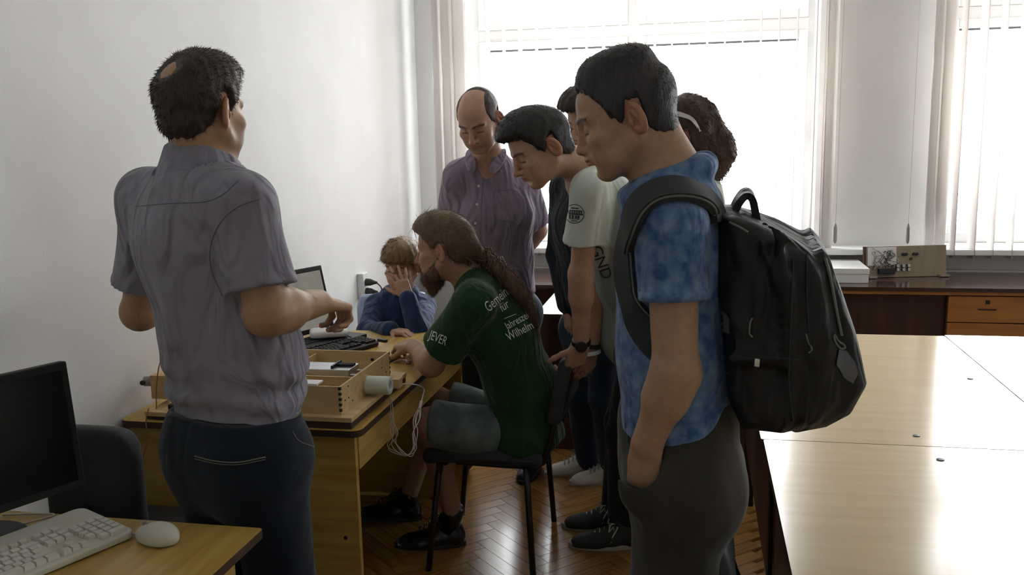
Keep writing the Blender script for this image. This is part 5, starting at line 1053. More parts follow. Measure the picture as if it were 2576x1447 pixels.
def extrude(F, pix, yc, hw, rnd, k=0.02, Yp=1.85):
    pl = [at(x, y, Yp)[[0, 2]] for x, y in pix]; ps = poly_sdf(pl); pl = A(pl)
    def fn(P):
        a = ps(P[..., [0, 2]]) + rnd; b = np.abs(P[..., 1] - yc) - hw + rnd
        return np.minimum(np.maximum(a, b), 0) + np.sqrt(np.maximum(a, 0) ** 2 + np.maximum(b, 0) ** 2) - rnd
    F._put('add', fn, A([pl[:, 0].min(), yc - hw, pl[:, 1].min()]), A([pl[:, 0].max(), yc + hw, pl[:, 1].max()]), k)
F = Field()
extrude(F, [(1800, 520), (1850, 525), (1905, 545), (1970, 572), (2035, 610), (2070, 660), (2090, 760), (2105, 880), (2100, 980), (2050, 1045), (1960, 1070), (1860, 1055), (1825, 980), (1808, 800), (1800, 640)], 1.91, 0.165, 0.045)
extrude(F, [(2000, 640), (2062, 600), (2092, 632), (2118, 720), (2140, 820), (2156, 915), (2163, 948), (2128, 1022), (2070, 1058), (1990, 1078), (1950, 1040), (1985, 860)], 1.91, 0.135, 0.030, 0.012)
for a, b, r in [((1900, 575), (1960, 720), 0.012), ((1960, 600), (1985, 800), 0.014), ((1920, 560), (2040, 640), 0.012), ((1840, 900), (2000, 910), 0.010), ((1990, 700), (1985, 1000), 0.008)]:
    F.cone(at(*a, 1.742), at(*b, 1.742), r, r * 0.6, 0.02)
F.disp(folds(101, 22, 0.011, (0.3, 0, 1))); F.disp(lambda P: np.full(P.shape[:-1], 0.004, np.float32)); BP = sdf_obj('bag', F, 0.006, MT['pack'], BK)
def bline(name, pix, r, m, Yp=1.72, n=5): return seamline(name, BP, pix, Yp, r, m, BK, n, 0.001)
bline('zip_piping', [(2075, 650), (2090, 710), (2103, 780), (2117, 845)], 0.0032, MT['piping'])
bline('zip_piping', [(1835, 560), (1860, 572), (1882, 585)], 0.0028, MT['piping'])
bline('seam', [(1850, 905), (1930, 900), (2010, 905)], 0.0015, MT['packpad']); bline('seam', [(1995, 650), (1990, 800), (1985, 950), (1995, 1060)], 0.002, MT['packpad']); bline('seam', [(2030, 640), (2030, 760), (2040, 900)], 0.002, MT['packpad'])
bline('zip_pull', [(2098, 842), (2108, 858), (2122, 868), (2124, 876), (2112, 876), (2100, 860), (2096, 845)], 0.0022, MT['piping'])
bline('zip_pull', [(1893, 800), (1887, 812), (1885, 838), (1893, 848)], 0.0020, MT['piping']); bline('zip_pull', [(2027, 840), (2033, 860), (2042, 878), (2034, 888)], 0.0020, MT['piping'])
def patch(pix, m, name, Yp=1.72):
    bm = bmesh.new(); o = at(*pix[0], Yp); rt_ = at(pix[0][0] + 1, pix[0][1], Yp) - o; u_ = A([0, 0, np.linalg.norm(rt_)]); sc = np.linalg.norm(rt_)
    vs_ = [bm.verts.new(((x - pix[0][0]) * sc, -(y - pix[0][1]) * sc, 0)) for x, y in pix]; bm.faces.new(vs_[::-1] if False else vs_); bmesh.ops.triangulate(bm, faces=bm.faces); bmesh.ops.subdivide_edges(bm, edges=bm.edges[:], cuts=3); bmesh.ops.triangulate(bm, faces=bm.faces)
    return drop_on(name, bm, BP, o, rt_, A([0, 0, 1.0]), m, BK, 0.0025, 0.16)
patch([(2108, 880), (2128, 882), (2150, 915), (2158, 945), (2146, 972), (2122, 955), (2102, 920)], MT['reflect'], 'reflective_patch')
patch([(1806, 785), (1820, 780), (1836, 800), (1836, 842), (1820, 835), (1808, 820)], MT['reflect'], 'reflective_patch'); patch([(1812, 925), (1836, 940), (1814, 952)], MT['reflect'], 'reflective_patch')
patch([(1899, 902), (1911, 904), (1910, 922), (1897, 920)], MT['white'], 'white_tag')
MB().band(spline([at(1838, 545, 1.88), at(1858, 505, 1.88), at(1876, 487, 1.88), at(1892, 500, 1.88), at(1905, 560, 1.88)], 5), 0.034, 0.007, (0, 1, 0.1)).build('grab_handle', MT['pack'], BK, smooth=False)
def strap_on(o, pix, w, t, m, parent, lift=0.010, Y=1.72, n=6):
    """padded strap lying on the cloth surface"""
    base = ORG[o.name]; me = o.data; tree = BVHTree.FromPolygons([tuple(A(v.co) + base) for v in me.vertices], [tuple(p.vertices) for p in me.polygons]); P_, N_ = [], []
    for p in spline([at(x, y, Y) for x, y in pix], n):
        h = tree.ray_cast(Vector((0, 0, CAM_H)), Vector(VIEW(p)), 12)
        if h[0] is not None: P_.append(A(h[0])); N_.append(A(h[1]))
    for _ in range(6):
        P_ = [P_[0]] + [(P_[i - 1] + 2 * P_[i] + P_[i + 1]) / 4 for i in range(1, len(P_) - 1)] + [P_[-1]]; N_ = [N_[0]] + [unit(N_[i - 1] + N_[i] * 2 + N_[i + 1]) for i in range(1, len(N_) - 1)] + [N_[-1]]
    P_ = [p + n_ * lift for p, n_ in zip(P_, N_)]; up = []
    for i in range(len(P_)): tg = unit(P_[min(i + 1, len(P_) - 1)] - P_[max(i - 1, 0)]); up.append(np.cross(tg, N_[i]))
    b = MB().band(P_, w, t, up).build('shoulder_strap', m, parent, bevel=0.004); MB().tube([p - u * (w - 0.001) + n_ * 0.003 for p, u, n_ in zip(P_, up, N_)][3:-6], 0.0028, 6).build('strap_piping', MT['piping'], b, smooth=True)
    return b
strap_on(SU, [(1796, 560), (1784, 522), (1748, 494), (1700, 484), (1655, 492), (1618, 518), (1598, 560), (1586, 610), (1582, 660), (1586, 712), (1598, 760), (1622, 820), (1670, 880), (1730, 920)], 0.030, 0.009, MT['packpad'], BK)
MB().band(spline([at(1812, 560, 2.02), at(1800, 490, 2.02), at(1770, 458, 2.02), at(1715, 452, 2.0), at(1650, 500, 2.0), at(1620, 600, 2.0), at(1640, 760, 2.0), at(1700, 860, 2.0), at(1810, 940, 2.0)], 6), 0.033, 0.010, A([0.15, 1, -0.2])).build('shoulder_strap', MT['packpad'], BK)
# ================================================================== prints on the shirts
def img_basis(x0, y0, x1, y1, Y):
    o = at(x0, y0, Y); r = at(x1, y1, Y) - o; dx, dy = x1 - x0, y1 - y0; u = at(x0 + dy, y0 - dx, Y) - o; return o, r, u
def print_text(txt, x0, y0, x1, y1, Y, h, tgt, par, m=None, shear=0.0, xs=1.0):
    o, r, u = img_basis(x0, y0, x1, y1, Y); return text_on('print', txt, tgt, o, r, u, h, m or MT['print_white'], par, 0.0025, shear, 4, 0.25, xs)
print_text('Gemeinsam', 1228, 786, 1278, 742, 2.95, 0.048, SG, PG, shear=0.25, xs=0.62)
print_text('für', 1262, 786, 1284, 770, 2.97, 0.042, SG, PG, shear=0.25, xs=0.7)
seamline('print', SG, [(1268, 802), (1284, 796), (1298, 790)], 2.95, 0.0012, MT['print_white'], PG, 3)
print_text('Jahreszeit', 1276, 830, 1320, 806, 2.97, 0.036, SG, PG, xs=0.68); print_text('Wilhelm', 1280, 858, 1326, 834, 2.97, 0.040, SG, PG, xs=0.72)
print_text('JEVER', 1079, 852, 1122, 870, 2.93, 0.046, SG, PG, xs=0.55)
bm = bmesh.new(); R0 = 0.031
def ringbm(bm, r0, r1, n=36):
    a = [bm.verts.new((r0 * math.cos(2 * math.pi * i / n), r0 * math.sin(2 * math.pi * i / n), 0)) for i in range(n)]; b = [bm.verts.new((r1 * math.cos(2 * math.pi * i / n), r1 * math.sin(2 * math.pi * i / n), 0)) for i in range(n)]
    for i in range(n): bm.faces.new((a[i], a[(i + 1) % n], b[(i + 1) % n], b[i]))
def rectbm(bm, x0, y0, x1, y1, n=6):
    for k in range(n):
        xa, xb = x0 + (x1 - x0) * k / n, x0 + (x1 - x0) * (k + 1) / n; bm.faces.new([bm.verts.new(q) for q in ((xa, y0, 0), (xb, y0, 0), (xb, y1, 0), (xa, y1, 0))])
ringbm(bm, R0 - 0.0025, R0); rectbm(bm, -0.012, 0.016, 0.012, 0.020); rectbm(bm, -0.027, -0.003, 0.027, 0.0015); rectbm(bm, -0.024, 0.009, 0.024, 0.012)
for x in (-0.021, -0.014, -0.007, 0.0, 0.007, 0.014, 0.021): rectbm(bm, x - 0.0022, 0.001, x + 0.0022, 0.010, 2)
for x in (-0.014, -0.005, 0.005, 0.013): rectbm(bm, x - 0.0032, -0.015, x + 0.0032, -0.004, 2)
rectbm(bm, -0.016, -0.018, 0.016, -0.016); rectbm(bm, -0.010, -0.024, 0.010, -0.021)
o, r, u = img_basis(1446, 538, 1476, 540, 2.88); drop_on('print', bm, SW, o, r, u, MT['print_dark'], PW_, 0.0015, 0.2)
print_text('GND', 1486, 622, 1512, 690, 3.0, 0.052, SW, PW_, MT['print_dark'])
# ================================================================== things on the desks
def keyboard(label, corner, u, v, L, W, case_m, key_m, z0=0.752, tilt=0.05):
    """corner: right front corner; u along the keyboard to its left end, v to its back"""
    u = unit(u); v = unit(v); n = unit(A([0, 0, 1.0]) - v * tilt); c0 = A([corner[0], corner[1], z0]); r = empty('keyboard', c0 + u * L / 2 + v * W / 2, label, 'keyboard')
    v2 = unit(v + A([0, 0, tilt])); P = lambda a, b, h=0.0: c0 + u * a + v2 * b + n * h
    pts = []; rr = 0.022
    for ca, cb, a0 in ((rr, rr, 180), (L - rr, rr, 270), (L - rr, W - rr, 0), (rr, W - rr, 90)):
        for i in range(5): a = math.radians(a0 + 22.5 * i); pts.append(P(ca + rr * math.cos(a), cb + rr * math.sin(a)))
    MB().prism(pts, n * 0.016).build('case', case_m, r, bevel=0.004)
    sm = {}; s = (L - 0.024) / 22.6; rows = [(0.014, 'S'), (0.014 + s, 'n'), (0.014 + 2 * s, 'n'), (0.014 + 3 * s, 'n'), (0.014 + 4 * s, 'n'), (0.014 + 5.4 * s, 'f')]
    def key(x, b, w, hgt=1.0):
        k = (round(w, 2), hgt); cx = 0.012 + (x + w / 2) * s
        if k not in sm:
            m = MB(); a, c = w * s / 2 - 0.0012, hgt * s / 2 - 0.0012; q = []
            for sc, h in ((1.0, 0.0), (0.86 if w < 3 else 0.97, 0.0085)): q += [u * i * a * (1 - (1 - sc) * min(1, 0.008 / a)) + v2 * j * c * sc + n * h for i, j in ((-1, -1), (1, -1), (1, 1), (-1, 1))]
            m.add([p + A(ORG[r.name]) for p in q], [(4, 5, 6, 7), (0, 1, 5, 4), (1, 2, 6, 5), (2, 3, 7, 6), (3, 0, 4, 7)]); o = m.build('key', key_m, r); sm[k] = o.data
        else: o = bpy.data.objects.new('key', sm[k]); link(o, r, None)
        o.location = tuple(P(cx, b + hgt * s / 2, 0.0162) - ORG[r.name])
    for i, (b, t) in enumerate(rows):
        if t == 'S':
            x = 0.0
            for x, w in ((0, 2), (2, 1), (4.3, 1), (5.3, 1), (6.3, 1), (7.6, 1.4), (9.0, 1.2), (10.2, 1.2), (11.4, 5.6), (17.0, 1.2), (18.2, 1.2), (19.4, 1.2), (20.6, 1.9)): key(x, b, w)
        elif t == 'n':
            for k in range(3): key(1 + k, b, 1)
            key(0, b, 1)
            if i >= 3:
                for k in range(3): key(4.3 + k, b, 1)
            elif i == 1: key(5.3, b, 1)
            w0 = (0, 2.2, 1.6, 1.4, 1.8)[i]; key(7.6, b, w0); x = 7.6 + w0
            while x < 20.9: key(x, b, 1); x += 1
            if 22.5 - x > 0.5: key(x, b, 22.5 - x)
        else:
            for x in (4.3, 5.3, 6.3): key(x, b, 1)
            for g in (7.8, 12.4, 17.0):
                for k in range(4): key(g + k * 1.05, b, 1)
            key(21.4, b, 1)
    return r
keyboard('beige keyboard with curved end on the desk in the lower left corner', (-1.182, 1.668), (-0.38, -0.925, 0), (-0.925, 0.38, 0), 0.47, 0.205, MT['beige'], MT['beigekey'])
keyboard('black keyboard on the desk in front of the long-haired man', (-1.262, 3.48), (-0.42, -0.907, 0), (-0.907, 0.42, 0), 0.45, 0.165, MT['blackmat'], MT['blackmat'])
# beige mouse
ms = empty('mouse', (-1.135, 1.660, 0.75), 'beige computer mouse beside the beige keyboard', 'mouse'); md = unit(A([-0.97, 0.22, 0])); mr = A([md[1], -md[0], 0]); Mm = np.stack([mr, md, A([0, 0, 1.0])], -1); mc = A([-1.125, 1.655, 0.752])
F = Field(); F.ell(mc + A([0, 0, 0.012]), (0.031, 0.053, 0.026), Mm, 0.01); F.ell(mc - md * 0.015 + A([0, 0, 0.018]), (0.028, 0.036, 0.024), Mm, 0.015); F.clip(mc, (0, 0, -1), 0.004)
F.cone(mc + md * 0.004 + A([0, 0, 0.041]), mc + md * 0.06 + A([0, 0, 0.018]), 0.0012, 0.0012, 0.002, mode='sub'); sdf_obj('mouse_body', F, 0.0025, MT['beige'], ms)
MB().lathe(mc + md * 0.028 + A([0, 0, 0.031]) - mr * 0.003, mr, [(0.009, 0), (0.010, 0.001), (0.010, 0.005), (0.009, 0.006)], 14).build('scroll_wheel', MT['metalgrey'], ms)
tubeline('mouse_cable', [mc + md * 0.05 + A([0, 0, 0.006]), mc + md * 0.09 + A([0, 0, 0.004]), mc + md * 0.15 + mr * -0.03 + A([0, 0, 0.003]), mc + md * 0.25 + mr * -0.10 + A([0, 0, 0.003])], 0.002, MT['beige'], ms)
# monitor
mn = empty('monitor', (-1.56, 1.56, 0.75), 'black flat monitor with dark screen at the left edge', 'monitor'); u = unit(A([0.40, 0.916, 0])); nrm = A([0.916, -0.40, 0.10]); nrm = unit(nrm); upv = np.cross(nrm, u); upv = upv if upv[2] > 0 else -upv
re = A([-1.385, 1.775, 0]); mcn = re - u * 0.235 + A([0, 0, 0.965]); MB().obox(mcn - nrm * 0.014, (0.235, 0.146, 0.014), u, upv, nrm).build('housing', MT['blackmat'], mn, bevel=0.004)
MB().obox(mcn + nrm * 0.0006, (0.219, 0.128, 0.001), u, upv, nrm).build('screen', MT['screen'], mn)
MB().obox(mcn - nrm * 0.05 + A([0, 0, -0.10]), (0.035, 0.10, 0.016), u, upv, nrm).build('stand_neck', MT['blackmat'], mn, bevel=0.006)
MB().lathe(A([mcn[0] - 0.04, mcn[1] + 0.015, 0.75]), (0, 0, 1), [(0.115, 0), (0.115, 0.008), (0.05, 0.016), (0.03, 0.02)], 28).build('stand_base', MT['blackmat'], mn)
# wooden laser-cut box on its base board
bxr = empty('wooden_box', (-1.20, 2.66, 0.75), 'open laser-cut plywood box on a base board at the desk corner', 'box')
X0, X1, Y0, Y1, ZB, ZT = -1.46, -1.022, 2.455, 2.90, 0.792, 0.872
MB().box((-1.50, 2.432, 0.752), (-0.985, 2.95, 0.772)).build('plinth', MT['plyedge'], bxr); MB().box((-1.505, 2.428, 0.772), (-0.982, 2.955, 0.786)).build('base_board', MT['ply'], bxr, bevel=0.001)
t = 0.006; MB().box((X0, Y0, 0.786), (X1, Y1, ZB)).build('box_bottom', MT['ply'], bxr)
for nm, lo, hi in (('box_wall', (X0, Y0, ZB), (X1, Y0 + t, ZT)), ('box_wall', (X0, Y1 - t, ZB), (X1, Y1, ZT)), ('box_wall', (X1 - t, Y0 + t, ZB), (X1, Y1 - t, ZT)), ('box_wall', (X0, Y0 + t, ZB), (X0 + t, Y1 - t, ZT)), ('divider', (X0, Y0 + 0.15, ZB), (X1 - t, Y0 + 0.156, ZT - 0.012)), ('divider', (X0 + 0.17, Y0 + 0.156, ZB), (X0 + 0.176, Y1 - t, ZT - 0.012))): MB().box(lo, hi).build(nm, MT['ply'], bxr)
for i in range(5):
    z = ZB + 0.004 + i * 0.0165
    for y in (Y0, Y1 - t): MB().box((X1 - t - 0.0015, y - 0.0007, z), (X1 + 0.0008, y + t + 0.0006, z + 0.0085)).build('finger_joint', MT['plyedge'], bxr)
for (y, z) in ((Y0 + 0.03, ZB + 0.03), (Y0 + 0.06, ZB + 0.03), (Y0 + 0.09, ZB + 0.012), (Y0 + 0.06, ZB + 0.066), (Y0 + 0.36, ZB + 0.045), (Y0 + 0.40, ZB + 0.02)): MB().lathe((X1, y, z), (1, 0, 0), [(0.003, 0), (0.003, 0.0012)], 8).build('screw', MT['plyedge'], bxr)
MB().box((X0 + 0.02, Y0 + 0.004, ZT), (X1 - 0.075, Y0 + 0.05, ZT + 0.005)).build('paper_strip', MT['white'], bxr)
al = MT['alu'] = mat('brushed_aluminium', (0.62, 0.64, 0.66), 0.28, (0.55, 0.57, 0.6), 6, (1, 30, 1), metallic=0.9)
MB().box((X0 + 0.20, Y0 + 0.22, ZB + 0.03), (X1 - 0.06, Y0 + 0.31, ZB + 0.072)).build('aluminium_carriage', al, bxr, bevel=0.003)
for y in (Y0 + 0.235, Y0 + 0.295): MB().tube([(X0 + 0.01, y, ZB + 0.05), (X1 - t, y, ZB + 0.05)], 0.005, 10).build('guide_rod', MT['metal'], bxr, smooth=True)
for y in (Y0 + 0.26, Y0 + 0.27, Y0 + 0.28): MB().box((X1 - 0.12, y, ZB + 0.0725), (X1 - 0.06, y + 0.003, ZB + 0.080)).build('scale_mark', MT['black'], bxr)
MB().box((X1 - 0.123, Y0 + 0.225, ZB + 0.0725), (X1 - 0.117, Y0 + 0.305, ZB + 0.082)).build('needle', MT['black'], bxr)
MB().lathe((X1 - 0.02, Y0 + 0.33, ZB + 0.076), (0, 0, 1), [(0.006, 0), (0.006, 0.008), (0.004, 0.01)], 12).build('knob', MT['black'], bxr)
# white cylinder (motor housing) on the side of the box
cyl = empty('motor_cylinder', (-0.955, 2.665, 0.786), 'white cylindrical housing fixed to the right side of the wooden box', 'motor')
MT['cream'] = mat('cream_plastic', lin(205, 212, 198), 0.45)
MB().lathe((X1 + 0.004, 2.665, 0.820), (1, 0, 0), [(0.0295, 0), (0.0295, 0.074), (0.027, 0.078), (0.014, 0.078), (0.013, 0.068)], 36).build('housing', MT['cream'], cyl, bevel=0.0015)
MB().lathe((X1 - 0.004, 2.665, 0.820), (1, 0, 0), [(0.033, 0), (0.033, 0.008)], 36).build('flange', MT['ply'], cyl)
MB().lathe((X1 + 0.070, 2.665, 0.820), (1, 0, 0), [(0.012, 0), (0.012, 0.006), (0.005, 0.007)], 20).build('shaft_bush', MT['metalgrey'], cyl)
MB().box((-0.945, 2.70, 0.80), (-0.925, 2.74, 0.83)).build('connector', MT['ply'], cyl)
# bundled white cable hanging over the desk edge
cb = empty('cable_bundle', (-0.935, 2.72, 0.60), 'bundle of thin white cable hanging over the desk edge', 'cable'); rr_ = np.random.default_rng(4)
pA, pB = at(985, 1000, 2.70), at(1062, 1000, 2.95)
for k in range(5):
    j = lambda s=5: rr_.normal(0, s)
    tubeline('cable', [at(984 + j(2), 1000, 2.69), at(985 + j(6), 1040, 2.70), at(983 + j(8), 1090, 2.70), at(992 + j(8), 1125 + j(4), 2.71), at(1022 + j(6), 1150 + j(4), 2.72), at(1042 + j(5), 1130 + j(5), 2.73), at(1036 + j(7), 1090 + j(6), 2.75), at(1046 + j(6), 1055, 2.80), at(1058 + j(2), 1020, 2.86)], 0.0015, MT['wire'], cb)
tubeline('cable', [at(1058, 1020, 2.86), at(1064, 995, 2.90), at(1066, 978, 2.92), at(1045, 968, 2.88), at(1005, 966, 2.84)], 0.0022, MT['wire'], cb)
MB().tube([at(1055, 1030, 2.84), at(1060, 1010, 2.87)], 0.0055, 8).build('plug', MT['wire'], cb)
# small things between keyboard and box
ph = empty('phone', (-1.18, 3.23, 0.752), 'black mobile phone lying on the desk in front of the keyboard', 'phone'); uu = unit(A([0.97, 0.22, 0])); vv = A([-uu[1], uu[0], 0])
MB().obox((-1.18, 3.225, 0.757), (0.058, 0.030, 0.0048), uu, vv, (0, 0, 1)).build('case', MT['black'], ph, bevel=0.003); MB().obox((-1.18, 3.225, 0.7622), (0.046, 0.026, 0.0004), uu, vv, (0, 0, 1)).build('screen', MT['screen'], ph)
gm = empty('gear_motor', at(1028, 915, 3.19) * A([1, 1, 0]) + A([0, 0, 0.752]), 'small metal gear motor with thin wires beside the bearded man\'s hand', 'motor'); g0 = A([ORG[gm.name][0], ORG[gm.name][1], 0.765])
MB().lathe(g0, (0.2, -0.5, 0.3), [(0.011, -0.012), (0.011, 0.010), (0.007, 0.012), (0.007, 0.018), (0.003, 0.019), (0.003, 0.026)], 16).build('motor_body', MT['metal'], gm, bevel=0.001); MB().lathe(g0 + A([0.004, -0.012, 0.012]), (0.2, -0.5, 0.3), [(0.008, 0), (0.008, 0.003)], 12).build('gear', mat('brass', lin(150, 120, 60), 0.35, metallic=0.9), gm)
tubeline('wire', [g0, g0 + A([-0.03, 0.0, 0.004]), g0 + A([-0.07, -0.01, -0.008]), g0 + A([-0.10, 0.0, -0.012])], 0.001, MT['wire'], gm); tubeline('wire', [g0, g0 + A([0.02, 0.0, 0.02]), g0 + A([0.045, -0.005, -0.004])], 0.001, MT['wire'], gm)
us = at(962, 857, 3.36); MB().obox(us, (0.022, 0.008, 0.006), unit(A([-0.9, 0.4, 0])), (0.4, 0.9, 0), (0, 0, 1)).build('handheld_plug', MT['black'], bevel=0.002); tag(bpy.data.objects['handheld_plug'], 'small black plug held in the bearded man\'s fingertips', 'plug')
# white router with a lead
rt_ = empty('router', (-1.495, 3.50, 0.78), 'flat white router box lying on the laptop behind the black keyboard', 'router'); F = Field(); a_ = math.radians(25); Mr = np.array([[math.cos(a_), -math.sin(a_), 0], [math.sin(a_), math.cos(a_), 0], [0, 0, 1.0]])
F.box((-1.495, 3.50, 0.796), (0.078, 0.052, 0.015), Mr, 0.013); F.ell((-1.495, 3.50, 0.803), (0.073, 0.048, 0.015), Mr, 0.012); sdf_obj('router_case', F, 0.004, MT['white'], rt_)
MB().obox((-1.478, 3.492, 0.8180), (0.020, 0.007, 0.0012), Mr[:, 0], Mr[:, 1], (0, 0, 1)).build('label_window', MT['metalgrey'], rt_)
tubeline('lead', [(-1.425, 3.48, 0.795), (-1.39, 3.53, 0.765), (-1.41, 3.60, 0.754), (-1.50, 3.70, 0.754)], 0.0022, MT['black'], rt_)
# laptop
lp = empty('laptop', (-1.60, 3.66, 0.75), 'open black laptop with grey lit screen against the white wall', 'laptop'); lu = unit(A([0.36, 0.93, 0])); lv = A([lu[1], -lu[0], 0]); ctr = A([-1.63, 3.50, 0])
tr = A([-1.585, 3.665, 1.052]); lup = unit(A([0, 0, 1.0]) - lv * 0.22); ln = np.cross(lu, lup); ln = ln if ln.dot(lv) > 0 else -ln; sc0 = tr - lu * 0.165 - lup * 0.135
MB().obox(sc0 - ln * 0.006, (0.168, 0.138, 0.006), lu, lup, ln).build('lid', MT['black'], lp, bevel=0.003)
MT['lit'] = mat('laptop_lit_screen', lin(150, 148, 140), 0.3, lin(128, 126, 118), 8, emit=0.0); nb = MT['lit'].node_tree.nodes['Principled BSDF']; nb.inputs['Emission Color'].default_value = (*lin(150, 148, 138), 1); nb.inputs['Emission Strength'].default_value = 0.25
MB().obox(sc0 + ln * 0.0005, (0.152, 0.118, 0.0006), lu, lup, ln).build('screen', MT['lit'], lp)
bc = sc0 - lup * 0.138 + lv * 0.092; bc[2] = 0.765; MB().obox(bc, (0.168, 0.092, 0.011), lu, lv, (0, 0, 1)).build('base', MT['black'], lp, bevel=0.003)
for i in range(5):
    for j in range(12): MB().obox(bc + lu * (-0.145 + 0.0245 * j + 0.01) + lv * (-0.070 + 0.0175 * i) + A([0, 0, 0.0125]), (0.0105, 0.0075, 0.0015), lu, lv, (0, 0, 1)).build('key', MT['blackmat'], lp)
sb = bpy.data.objects.new('x', None); bpy.data.objects.remove(sb)
MB().box((bc[0] - 0.1, bc[1] - 0.09, 0.750), (bc[0] + 0.06, bc[1] + 0.09, 0.7535)).build('rubber_feet', MT['black'], lp)
MT['red'] = mat('red_indicator', (0.8, 0.06, 0.03), 0.4, emit=1.2); MB().obox(at(806, 818, 3.42), (0.008, 0.003, 0.003), (1, 0.2, 0.2), (0, 1, 0), (0, 0, 1)).build('indicator_lamp', MT['red'], lp)
# wooden device at the near left end of the desk
wdv = empty('wooden_device', (-1.60, 2.52, 0.75), 'small plywood device with upright panel left of the standing man', 'device')
MB().box((-1.655, 2.440, 0.752), (-1.50, 2.62, 0.762)).build('foot_strip', MT['plyedge'], wdv); MB().box((-1.66, 2.436, 0.762), (-1.50, 2.62, 0.776)).build('base_board', MT['ply'], wdv, bevel=0.001)
MB().box((-1.62, 2.50, 0.776), (-1.612, 2.60, 0.93)).build('upright_panel', MT['ply'], wdv); MB().box((-1.70, 2.54, 0.785), (-1.625, 2.60, 0.862)).build('side_box', MT['ply'], wdv, bevel=0.001)
MB().lathe((-1.70, 2.56, 0.838), (-1, -0.2, 0), [(0.016, 0), (0.016, 0.03), (0.008, 0.032)], 16).build('connector', MT['metalgrey'], wdv); MB().lathe((-1.725, 2.545, 0.838), (0, -1, 0), [(0.008, 0), (0.008, 0.012)], 12).build('socket', MT['black'], wdv)
MB().box((-1.60, 2.47, 0.776), (-1.575, 2.50, 0.79)).build('switch', MT['black'], wdv); MB().box((-1.565, 2.45, 0.776), (-1.55, 2.47, 0.815)).build('terminal', MT['white'], wdv)
tubeline('wire', [(-1.63, 2.455, 0.78), (-1.62, 2.45, 0.85), (-1.61, 2.46, 0.92), (-1.60, 2.49, 0.955)], 0.002, MT['orange'], wdv); tubeline('wire', [(-1.64, 2.43, 0.79), (-1.645, 2.418, 0.75), (-1.64, 2.412, 0.70), (-1.66, 2.41, 0.64)], 0.002, MT['orange'], wdv)
# cable clutter behind the beige keyboard
tubeline('desk_cable', [(-1.50, 1.66, 0.754), (-1.46, 1.70, 0.756), (-1.44, 1.74, 0.755), (-1.50, 1.735, 0.755), (-1.56, 1.72, 0.755)], 0.0025, MT['wire'], None); tag(bpy.data.objects['desk_cable'], 'thin pale cable lying between monitor and beige keyboard', 'cable')
# wall socket with two plugs
so = empty('wall_socket', (-1.75, 4.54, 0.76), 'white double wall socket with two black plugs beside the boy', 'socket')
MB().box((-1.75, 4.505, 0.752), (-1.715, 4.58, 0.885)).build('socket_box', MT['white'], so, bevel=0.004)
for z in (0.835, 0.785):
    pl = MB().lathe((-1.715, 4.545, z), (1, -0.25, 0), [(0.018, 0), (0.020, 0.004), (0.018, 0.03), (0.010, 0.052), (0.006, 0.07)], 14).build('plug', MT['black'], so, bevel=0.001)
tubeline('lead', [(-1.65, 4.53, 0.835), (-1.62, 4.52, 0.80), (-1.63, 4.50, 0.72), (-1.70, 4.45, 0.62)], 0.0035, MT['black'], so); tubeline('lead', [(-1.65, 4.53, 0.785), (-1.66, 4.52, 0.74), (-1.68, 4.50, 0.66), (-1.72, 4.4, 0.55)], 0.0035, MT['wire'], so)
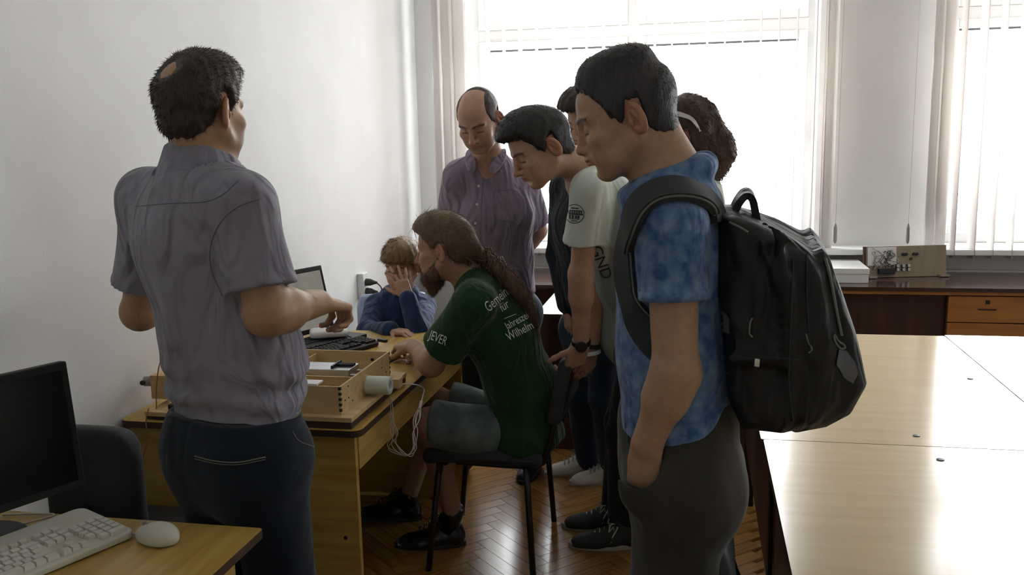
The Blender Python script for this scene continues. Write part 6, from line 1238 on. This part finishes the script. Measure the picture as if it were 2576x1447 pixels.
# ------------------------------------------------------------------ on the desk under the right window
wbx = empty('cardboard_box', (0.74, 5.32, 0.75), 'flat white cardboard box on the dark desk beside the circuit board', 'box')
MB().box((0.55, 5.20, 0.751), (0.925, 5.56, 0.80)).build('box_tray', MT['paper'], wbx, bevel=0.002); MB().box((0.547, 5.197, 0.800), (0.928, 5.563, 0.832)).build('box_lid', MT['paper'], wbx, bevel=0.003)
eb = empty('circuit_board_panel', (1.16, 5.44, 0.75), 'upright plywood demonstration panel with wires and terminals on the desk', 'panel')
e0, e1 = A([0.935, 5.385, 0.752]), A([1.392, 5.492, 0.752]); eu = unit(e1 - e0); en = A([eu[1], -eu[0], 0.0]); ev = unit(A([0, 0, 1.0]) - en * 0.12); en = np.cross(eu, ev); Lb, Hb = np.linalg.norm(e1 - e0), 0.175
EP = lambda a, b, h=0.0: e0 + eu * a * Lb + ev * b * Hb + en * h
MT['panelply'] = mat('grey_plywood', lin(150, 136, 116), 0.6, lin(138, 124, 104), 4, (8, 8, 1))
MB().obox(EP(0.5, 0.5, -0.006), (Lb / 2, Hb / 2, 0.006), eu, ev, en).build('panel_board', MT['panelply'], eb, bevel=0.001)
MB().obox(EP(0.005, 0.5, -0.004), (0.006, Hb / 2, 0.008), eu, ev, en).build('edge_strip', MT['edge'], eb)
MB().obox(EP(0.215, 0.68, 0.001), (0.082, 0.052, 0.001), eu, ev, en).build('white_sheet', MT['paper'], eb)
rg = np.random.default_rng(9)
for k in range(16):
    x0 = rg.uniform(0.1, 0.35); pts = [EP(x0 + rg.normal(0, 0.035), 0.85 - 0.11 * i + rg.normal(0, 0.05), 0.006 + 0.006 * rg.random()) for i in range(6)]; tubeline('wire', pts, 0.0016, (MT['black'], MT['metalgrey'], MT['wire'], MT['darkmetal'])[k % 4], eb, 4, 5)
MB().obox(EP(0.255, 0.20, 0.012), (0.046, 0.016, 0.012), eu, ev, en).build('black_module', MT['black'], eb, bevel=0.002)
for x in (0.47, 0.505, 0.60, 0.635): MB().lathe(EP(x, 0.73, 0), en, [(0.0085, 0), (0.0085, 0.010), (0.004, 0.011)], 12).build('push_button', MT['black'], eb)
MB().lathe(EP(0.565, 0.58, 0), en, [(0.008, 0), (0.008, 0.008)], 12).build('push_button', MT['edge'], eb)
for x in (0.40, 0.47, 0.535):
    for z in (0.36, 0.24): MB().obox(EP(x, z, 0.006), (0.007, 0.0075, 0.006), eu, ev, en).build('terminal_block', MT['alu'], eb, bevel=0.001)
    MB().obox(EP(x - 0.012, 0.30, 0.005), (0.0045, 0.018, 0.004), eu, ev, en).build('terminal_screw', MT['black'], eb)
MB().obox(EP(0.95, 0.02, 0.02), (0.025, 0.006, 0.016), eu, ev, en).build('support_foot', MT['metalgrey'], eb); MB().obox(EP(0.08, 0.02, 0.02), (0.02, 0.006, 0.016), eu, ev, en).build('support_foot', MT['metalgrey'], eb)
